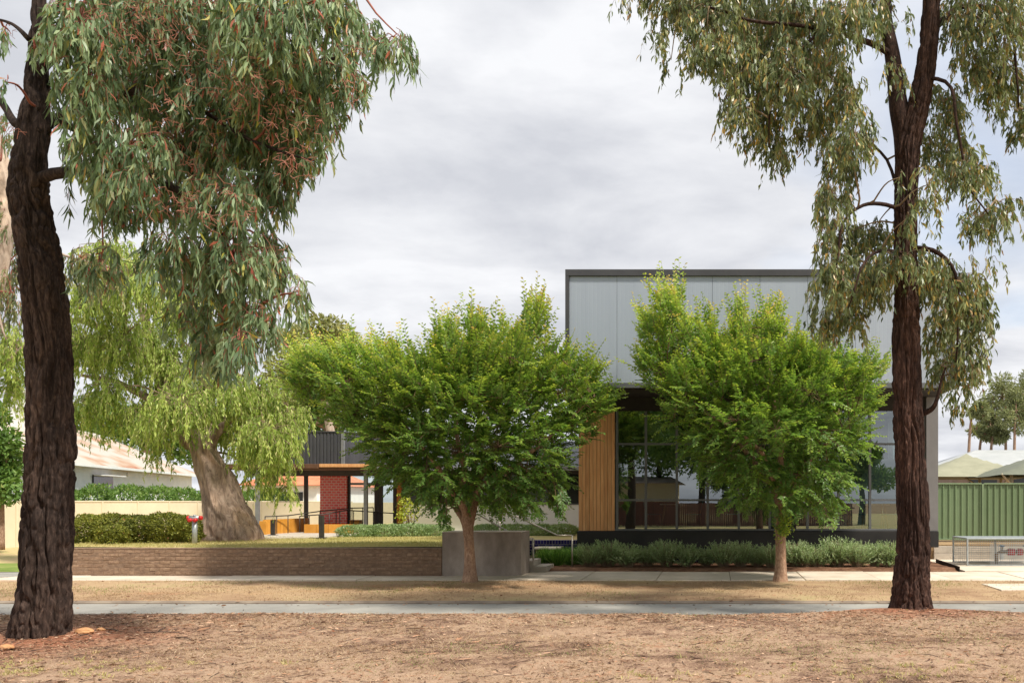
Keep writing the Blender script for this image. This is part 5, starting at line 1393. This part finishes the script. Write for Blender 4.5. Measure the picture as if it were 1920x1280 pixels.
def stems(parent, base, top_r, h, n, r=.01, mat='elm_twig'):
    m = MB()
    for k in range(n):
        a = RNG.uniform(0, 6.28); q = RNG.uniform(.3, 1) * top_r
        m.tube([tuple(base), (base[0] + math.cos(a) * q * .4, base[1] + math.sin(a) * q * .4, base[2] + h * .5), (base[0] + math.cos(a) * q, base[1] + math.sin(a) * q, base[2] + h)], [r, r * .7, r * .4], 5, False)
    m.build('stems', M[mat], parent, True)
hedge_lab = ['olive clipped hedge shrub at the left end, next to the near gum trunk', 'olive clipped hedge shrub second from the near gum trunk', 'small rounded olive shrub bulging out of the hedge foot',
             'darker olive clipped hedge shrub in the middle of the hedge', 'taller olive clipped hedge shrub near the standpipe', 'olive clipped hedge shrub touching the weeping tree trunk']
for (x, top, w, dd), lab in zip([(168, 968, 30, 22.9), (212, 966, 32, 23.0), (218, 986, 24, 22.4), (262, 968, 32, 22.9), (310, 964, 32, 23.0), (348, 970, 22, 23.2)], hedge_lab):
    s = F / dd; cx = PX(x, dd); zt = PZ(top, dd); h = (zt - TZ) / 2; rx = w / s
    t = thing('hedge_shrub', lab, 'shrub', (cx, dd, TZ), 'clipped hedge shrubs beside the weeping tree')
    leafy_box(t, (cx, dd, TZ + h), (rx * 1.08, .42, h * 1.04), 6000, (.055, .034), 'hedge_leaf', 2.7, t0=.02 + .2 * RNG.random(), t1=.8 + .15 * RNG.random())
    stems(t, (cx, dd, TZ - .02), rx * .7, h * 1.6, 14)
# low grey hedges
for (x, w, dd, top, bot, lab) in [(672, 34, 27.0, 985, 1006, 'low clipped grey green shrub at the left end of the pale hedge'), (720, 34, 27.2, 984, 1006, 'low clipped grey green shrub second in the pale hedge'),
                         (770, 34, 27.3, 983, 1006, 'low clipped grey green shrub below the yellow sapling'), (815, 30, 27.4, 985, 1005, 'low clipped grey green shrub touching the street tree crown')]:
    s = F / dd; cx = PX(x, dd); zt = PZ(top, dd); h = (zt - TZ) / 2
    t = thing('low_shrub', lab, 'shrub', (cx, dd, TZ), 'low pale hedge before the white wall')
    leafy_box(t, (cx, dd, TZ + h), (w / s * 1.1, .38, h), 4200, (.05, .024), 'grey_shrub', 2.8, upright=.6); stems(t, (cx, dd, TZ - .02), .3, h * 1.4, 10)
for k, x in enumerate((915, 965, 1010, 1055)):
    dd = 27.6; s = F / dd; cx = PX(x, dd); h = .17
    t = thing('low_shrub', ['low grey green shrub right behind the block wall', 'low grey green shrub behind the long handrail', 'low grey green shrub above the blue brick plinth', 'low grey green shrub beside the timber cladding'][k], 'shrub', (cx, dd, TZ), 'low pale hedge before the white wall')
    leafy_box(t, (cx, dd, TZ + h), (28 / s, .36, h), 3600, (.055, .022), 'grey_shrub', 2.4, upright=.8); stems(t, (cx, dd, TZ - .02), .3, h * 1.4, 10)
# hedge beyond the cream fence
hb = thing('boundary_hedge', 'soft green hedge rising just above the cream fence', 'hedge', (-27.2, 45, 0))
for k in range(9):
    yy = 37 + k * 2.3
    leafy_box(hb, (-27.0, yy, 1.35), (.55, 1.3, 1.0 + RNG.uniform(-.1, .12)), 3600, (.14, .06), 'mid_green', 2.6, t0=.2, upright=.7, name='foliage')
stems(hb, (-27.0, 45, 0), .5, 1.8, 12)
# row of grey shrubs in front of the glazed building: four shapes, repeated
protos = []
for v_ in range(4):
    n = 190; nl = 30
    a = RNG.uniform(0, 2 * math.pi, n); tilt = np.abs(RNG.normal(size=n)) * .36; Ls = (.36 + .24 * RNG.random(n)) * np.cos(tilt * .9)
    dr = np.stack([np.sin(tilt) * np.cos(a), np.sin(tilt) * np.sin(a), np.cos(tilt)], -1)
    o = np.stack([np.cos(a) * .12 * RNG.random(n), np.sin(a) * .12 * RNG.random(n), np.zeros(n)], -1)
    tt = (.25 + .75 * (np.arange(nl)[None] + RNG.random((n, nl))) / nl)
    pos = o[:, None] + dr[:, None] * Ls[:, None, None] * tt[..., None] + np.stack([np.cos(a), np.sin(a), 0 * a], -1)[:, None] * (.10 * tt[..., None] ** 2)
    ld = unit(dr[:, None] * .8 + RNG.normal(size=(n, nl, 3)) * .5); N_ = n * nl
    tone = np.clip(.15 + .45 * np.repeat(RNG.random(n), nl) * .8 + .4 * tt.ravel() ** 2 + RNG.normal(size=N_) * .1, 0, 1)
    fo = short_leaves('foliage', pos.reshape(-1, 3), ld.reshape(-1, 3), rand_unit(N_), .045 * (.7 + .6 * RNG.random(N_)), .010 * (.8 + .5 * RNG.random(N_)), tone, M['grey_shrub'])
    pth = o[:, None] + dr[:, None] * Ls[:, None, None] * np.linspace(0, .9, 4)[None, :, None]
    tw = twig_mesh('stems', pth, np.full(n, .004), np.array([.002]), M['olive_twig'])
    protos.append((fo, tw))
sx_ = [1107, 1140, 1177, 1214, 1250, 1287, 1324, 1357, 1389, 1420, 1446, 1490, 1510, 1534, 1568, 1606, 1640, 1666]
wh = ['at the left end of the row', 'second from the left', 'third from the left, taller', 'fourth from the left', 'fifth from the left', 'sixth from the left', 'seventh from the left', 'eighth from the left', 'ninth from the left', 'tenth from the left',
      'just left of the second street tree trunk', 'just right of the second street tree trunk', 'second to the right of the street tree trunk', 'third to the right of the street tree trunk', 'tall and pale, fourth right of the street tree trunk',
      'tall and pale, third left of the right gum trunk', 'second left of the right gum trunk', 'touching the right gum trunk']
for k, x in enumerate(sx_):
    dd = 22.75 + .12 * math.sin(k * 2.4); fo, tw = protos[k % 4]
    sc_ = (1.0 + .16 * math.sin(k * 1.9)) * (1.15 if k in (2, 14, 15, 16) else 1.0)
    t = thing('grey_shrub', 'grey green bedding shrub, ' + wh[k], 'shrub', (PX(x, dd), dd, .07), 'row of shrubs in the planting bed')
    for me in (fo, tw):
        o = bpy.data.objects.new(me.name, me); COL.objects.link(o); o.parent = t
    t.rotation_euler = (0, 0, k * 2.1); t.scale = (sc_ * 1.08, sc_ * 1.08, sc_)
# strappy plants left of that row
for k, (x, dd, lab) in enumerate(((1022, 23.3, 'dark green grassy clump closest to the steps'), (1046, 23.1, 'dark green grassy clump behind the front handrail post'), (1068, 23.4, 'dark green grassy clump right of the front handrail post'), (1090, 23.6, 'dark green grassy clump below the timber cladding'))):
    t = thing('grass_clump', lab, 'plant', (PX(x, dd), dd, .07), 'grassy clumps by the steps')
    n = 420; a = RNG.uniform(0, 6.28, n); tilt = np.abs(RNG.normal(size=n)) * .5
    b = np.array([PX(x, dd), dd, .07]); pos = b + np.stack([np.cos(a) * .1 * RNG.random(n), np.sin(a) * .1 * RNG.random(n), 0 * a], -1)
    dr = np.stack([np.sin(tilt) * np.cos(a), np.sin(tilt) * np.sin(a), np.cos(tilt)], -1)
    link('blades', long_leaves('blades', pos, dr, rand_unit(n), .34 + .2 * RNG.random(n), np.full(n, .014), RNG.random(n), M['strap_leaf'], .25), t)
    stems(t, tuple(b - np.array([0, 0, .02])), .05, .12, 6, .008)
# yellow-leaved sapling before the white wall
sp = thing('sapling', 'thin sapling with yellow green leaves before the white wall', 'tree', (PX(772, 28.4), 28.4, TZ))
b = np.array([PX(772, 28.4), 28.4, TZ - .02]); m = MB()
tips = []
for k in range(9):
    a = RNG.uniform(0, 6.28); tp = b + np.array([math.cos(a) * RNG.uniform(.1, .5), math.sin(a) * .3, RNG.uniform(.6, 1.35)])
    m.tube(list(catmull([b, b + (tp - b) * .5 + np.array([0, 0, .15]), tp], 6)), list(np.linspace(.012, .004, 6)), 5, False); tips.append(tp)
m.build('stems', M['elm_twig'], sp, True)
tips = np.array(tips); n = 420; c = tips[RNG.integers(0, 9, n)]; u_ = RNG.random((n, 1)) ** .6
pos = b + (c - b) * (.5 + .5 * u_) + RNG.normal(size=(n, 3)) * .06
link('leaves', short_leaves('leaves', pos, rand_unit(n), rand_unit(n), np.full(n, .08), np.full(n, .045), RNG.random(n), M['yellow_leaf']), sp)

# ================================================================== GROUND COVER
def scatter(name, n, xr, yr, zf, kind, mat, tonefn, ln, wd, up, parent=None, mask=None, long=True):
    x = RNG.uniform(*xr, n); y = RNG.uniform(*yr, n)
    if mask is not None:
        k = RNG.random(n) < mask(x, y); x, y = x[k], y[k]
    n = len(x); z = zf(x, y)
    pos = np.stack([x, y, z], -1)
    a = RNG.uniform(0, 2 * math.pi, n); e = up[0] + (up[1] - up[0]) * RNG.random(n)
    dr = np.stack([np.cos(a) * np.cos(e), np.sin(a) * np.cos(e), np.sin(e)], -1)
    nr = unit(np.array([0, 0, 1.0]) + RNG.normal(size=(n, 3)) * .35)
    l = ln[0] + (ln[1] - ln[0]) * RNG.random(n); w = wd[0] + (wd[1] - wd[0]) * RNG.random(n)
    t = np.clip(tonefn(x, y, n), 0, 1)
    me = (long_leaves if long else short_leaves)(name, pos, dr, nr, l, w, t, mat)
    return tag(link(name, me), kind='stuff')
inview = lambda x, y: ((x > -0.80 * y - .6) & (x < .36 * y + .6)).astype(float)
soilm = lambda x, y: np.clip(near_soil(x, y), 0, 1)
patch = lambda x, y, s, o: fbm(np.stack([x * s, y * s, x * 0 + o], -1), 3)
g = scatter('dry_grass', 190000, (-11.5, 5.6), (7.6, 12.85), lambda x, y: near_z(x, y) - .004, 'stuff', M['straw'],
        lambda x, y, n: np.where((patch(x, y, .6, 9) > .60) & (RNG.random(n) < .35), .95 + .05 * RNG.random(n), .75 * patch(x, y, 2.0, 1) + .55 * RNG.random(n) - .12).clip(0, 1) * 1.0,
        (.02, .065), (.0025, .006), (.0, .75), mask=lambda x, y: inview(x, y) * (1 - .85 * soilm(x, y)) * np.clip((patch(x, y, 1.6, 4) - .25) * 3, .15, 1))
tag(g, 'dry straw coloured grass over the near verge', None)
g = scatter('leaf_litter', 46000, (-11.5, 5.6), (7.6, 12.95), lambda x, y: near_z(x, y) + .004, 'stuff', M['litter'],
        lambda x, y, n: RNG.random(n) * .9 + .1 * (RNG.random(n) < .2), (.03, .085), (.008, .02), (-.05, .25),
        mask=lambda x, y: inview(x, y) * np.clip(.18 + .9 * soilm(x, y) + .5 * (patch(x, y, .9, 6) - .4) + .35 * np.exp(-((y - 12.5) / .4) ** 2) + .3 * np.exp(-((x - .6) / 2) ** 2 - ((y - 12.0) / .8) ** 2), .05, 1))
tag(g, 'fallen gum leaves and bark scraps over the near verge', None)
far_z = lambda x, y: -.045 + .035 * (y - 15.95) / 3.7 + (fbm(np.stack([x * .8, y * .8, x * 0 + 2], -1), 3) - .5) * .03
g = scatter('verge_grass', 60000, (-17, 8.2), (15.95, 19.6), far_z, 'stuff', M['straw'],
        lambda x, y, n: np.where((patch(x, y, .5, 3) > .57) & (RNG.random(n) < .5), .96 + .04 * RNG.random(n), .1 + .7 * patch(x, y, 1.2, 1) + .4 * RNG.random(n) - .1),
        (.02, .06), (.004, .009), (.2, 1.2), mask=lambda x, y: inview(x, y) * np.clip((patch(x, y, .9, 4) - .3) * 3, .1, 1) * (1 - .7 * np.clip(far_soil(x, y), 0, 1)))
tag(g, 'short dry grass on the far verge', None)
g = scatter('lawn_grass', 50000, (-15.6, -5.4), (20.92, 26.5), lambda x, y: ter_z(x, y) - .006, 'stuff', M['lawn_blade'],
        lambda x, y, n: .15 + .6 * patch(x, y, 1.2, 1) + .35 * RNG.random(n) - .1, (.03, .075), (.005, .01), (.5, 1.4),
        mask=lambda x, y: inview(x, y) * (1 - .8 * np.clip(ter_t(x, y), 0, 1)))
tag(g, 'short grass of the raised lawn', None)
g = scatter('road_leaves', 3400, (-16, 8), (14.2, 19.4), lambda x, y: np.where(y < 15.8, -.076, np.where(y < 15.95, -.038, far_z(x, y) + .012)), 'stuff', M['litter'],
        lambda x, y, n: RNG.random(n) * .8, (.04, .1), (.015, .035), (-.03, .2),
        mask=lambda x, y: inview(x, y) * np.clip(.9 * np.exp(-((y - 15.74) / .12) ** 2) + .10 * (y < 15.7) + .35 * (y > 15.95) * np.clip((patch(x, y, .8, 2) - .4) * 4, 0, 1), 0, 1))
tag(g, 'fallen leaves along the kerb and far verge', None)
g = scatter('bark_scraps', 2600, (-11.5, 5.6), (7.6, 12.95), lambda x, y: near_z(x, y) + .008, 'stuff', M['litter'],
        lambda x, y, n: RNG.random(n) ** 2 * .95, (.06, .2), (.012, .032), (-.04, .16),
        mask=lambda x, y: inview(x, y) * np.clip(.12 + .9 * soilm(x, y) + .8 * (patch(x, y, .7, 6) - .45), .05, 1))
tag(g, 'strips of fallen bark over the near verge', None)
n = 420; x = RNG.uniform(-11, 5.4, n); y = RNG.uniform(7.7, 12.8, n); a = RNG.uniform(0, 6.28, n); l = RNG.uniform(.06, .28, n)
st_ = np.linspace(-.5, .5, 4)[None, :]
px_ = x[:, None] + np.cos(a)[:, None] * l[:, None] * st_; py_ = y[:, None] + np.sin(a)[:, None] * l[:, None] * st_ + .02 * np.sin(st_ * 6 + a[:, None])
tw_ = np.stack([px_, py_, near_z(px_, py_) + .008], -1)
tag(link('fallen_twigs', twig_mesh('fallen_twigs', tw_, np.full(n, .004), np.array([.002]), M['stick'])), 'small fallen twigs over the near verge', kind='stuff')
# green weeds low in the foreground
nw = 130; wx = np.concatenate([RNG.normal(-6.6, .9, 70), RNG.normal(1.2, 1.5, 60)]); wy = np.concatenate([RNG.normal(8.9, .35, 70), RNG.normal(8.7, .3, 60)])
ii_ = np.repeat(np.arange(nw), 14); n = len(ii_); a = RNG.uniform(0, 6.28, n); e_ = RNG.uniform(.3, 1.2, n)
x = wx[ii_] + RNG.normal(size=n) * .03; y = wy[ii_] + RNG.normal(size=n) * .03
tag(link('weeds', long_leaves('weeds', np.stack([x, y, near_z(x, y)], -1), np.stack([np.cos(a) * np.cos(e_), np.sin(a) * np.cos(e_), np.sin(e_)], -1), rand_unit(n), RNG.uniform(.025, .06, n), RNG.uniform(.005, .01, n), .3 + .6 * RNG.random(n), M['lawn_blade'])), 'small green weeds in the dry near verge', kind='stuff')
# lumps of clay and sticks at the foot of the left gum
def lump(label, x, y, r, sq):
    import bmesh
    bm = bmesh.new(); bmesh.ops.create_icosphere(bm, subdivisions=3, radius=1)
    V = np.array([v.co for v in bm.verts]); nn = .75 + .5 * fbm(V * 1.6 + x * 9, 3) + .12 * vnoise(V * 6 + 3)
    for v, s in zip(bm.verts, nn): v.co = Vector((v.co.x * r * s * sq[0], v.co.y * r * s * sq[1], v.co.z * r * s * sq[2]))
    me = bpy.data.meshes.new('clay_lump'); bm.to_mesh(me); bm.free(); me.materials.append(M['clay'])
    z = float(near_z(np.array([x]), np.array([y]))[0])
    tag(link('clay_lump', me, None, (x, y, z + r * sq[2] * .45)), label, 'clay lump', 'clay lumps at the foot of the left gum')
def ground_at(px, py):
    dd = 10.0
    for _ in range(20):
        z = float(near_z(np.array([PX(px, dd)]), np.array([dd]))[0]); dd = (H - z) * F / (py - VY)
    return PX(px, dd), dd, z
x, y, z = ground_at(158, 1186); lump('pale orange clay lump right of the left gum foot', x, y, .075, (1.4, .8, .55))
x, y, z = ground_at(12, 1216); lump('pale orange clay lump in front of the left gum foot', x, y, .06, (1.2, .8, .6))
x, y, z = ground_at(174, 1182); lump('small clay crumb beside the larger clay lump', x + .06, y + .05, .04, (1.2, .9, .6))
for k, (a, b, lab) in enumerate((((182, 1180), (228, 1185), 'thick dark stick touching the clay lump'), ((270, 1187), (345, 1188), 'long thin stick on the dry grass right of the clay'), ((150, 1192), (172, 1194), 'short dark stick in front of the clay lump'),
                                 ((297, 1184), (312, 1176), 'small upright twig crossing the long stick'), ((330, 1196), (358, 1200), 'short thin stick right of the long stick'), ((455, 1175), (480, 1178), 'dark twig lying further right on the verge'))):
    pa = np.array(ground_at(*a)); pb_ = np.array(ground_at(*b)); pa[2] += .012; pb_[2] += .012
    mid = (pa + pb_) / 2 + np.array([0, .02, .012])
    m = MB(); m.tube(list(catmull([pa, mid, pb_], 8)), list(np.linspace(.014 if k == 0 else .008, .004, 8)), 6)
    tag(m.build('stick', M['stick'], None, True), lab, 'stick', 'fallen sticks by the left gum')

# ================================================================== ACROSS THE PARK BEHIND THE CAMERA (seen mirrored in the glass)
rf = thing('paling_fence', 'brown paling fence mirrored low in the building glass', 'fence', (0, -16, 0))
pm = MB().bbox(-.07, .07, 0, .02, 0, 1.6, .004).mesh('paling', M['hardwood_dark'])
for k in range(150):
    link('paling', pm, rf, (-13 + k * .152, -16 + .01 * (k % 2), RNG.uniform(-.02, .02)))
MB().box(-13.1, 9.9, -16.06, -16.01, 1.2, 1.29).build('rail', M['hardwood_dark'], rf)
ph = thing('park_house', 'cream and red brick house mirrored in the left panes', 'house', (-5.5, -22, 0))
MB().box(-9, -3, -28, -21, 0, 1.7).build('lower_wall', M['red_house'], ph)
MB().box(-9.02, -2.98, -28.02, -20.98, 1.701, 3.1).build('upper_wall', M['cream_wall'], ph)
m = MB(); m.add([(-9.6, -28.6, 3.1), (-2.4, -28.6, 3.1), (-2.4, -20.4, 3.1), (-9.6, -20.4, 3.1), (-8.5, -24.5, 3.7), (-3.5, -24.5, 3.7)], [(0, 1, 5, 4), (1, 2, 5), (2, 3, 4, 5), (3, 0, 4), (3, 2, 1, 0)]); m.build('roof', M['park_roof'], ph)
for (x, y, h, w, lab) in ((-9.5, -13, 11, 4.2, 'large dark park tree mirrored at the left end of the glass'), (-1.0, -17, 11, 4.0, 'large dark park tree mirrored behind the first panes'), (5.0, -19, 10, 3.6, 'dark park tree mirrored in the middle panes'),
                          (11.0, -20, 6.0, 2.6, 'smaller park tree mirrored in the right panes'), (-17, -14, 11, 4.5, 'wide park tree left of the mirrored house'), (-4.5, -24, 11, 4.6, 'tall park tree mirrored above the house roof'), (1.8, -25, 12, 5.0, 'wide park tree mirrored behind the fence'), (-4.8, -3.4, 9.5, 2.6, 'straight park tree with a dark trunk mirrored near the timber cladding')):
    t = thing('park_tree', lab, 'tree', (x, y, 0), 'park trees mirrored in the glass')
    m = MB(); m.tube(list(catmull([(x, y, -.1), (x + .1, y, h * .3), (x - .1, y, h * .6)], 10)), list(np.linspace(.3, .14, 10)), 10); m.build('trunk', M['gum_bark_dark'], t, True)
    cen = [(x + RNG.uniform(-1, 1) * w * .6, y + RNG.uniform(-1, 1) * w * .5, h * RNG.uniform(.45 if y < -10 else .6, .9)) for _ in range(9)]
    puff_crown(t, cen, [(w * .45, w * .45, h * .14)] * 9, 6000, (.34, .18), M['mid_green'])
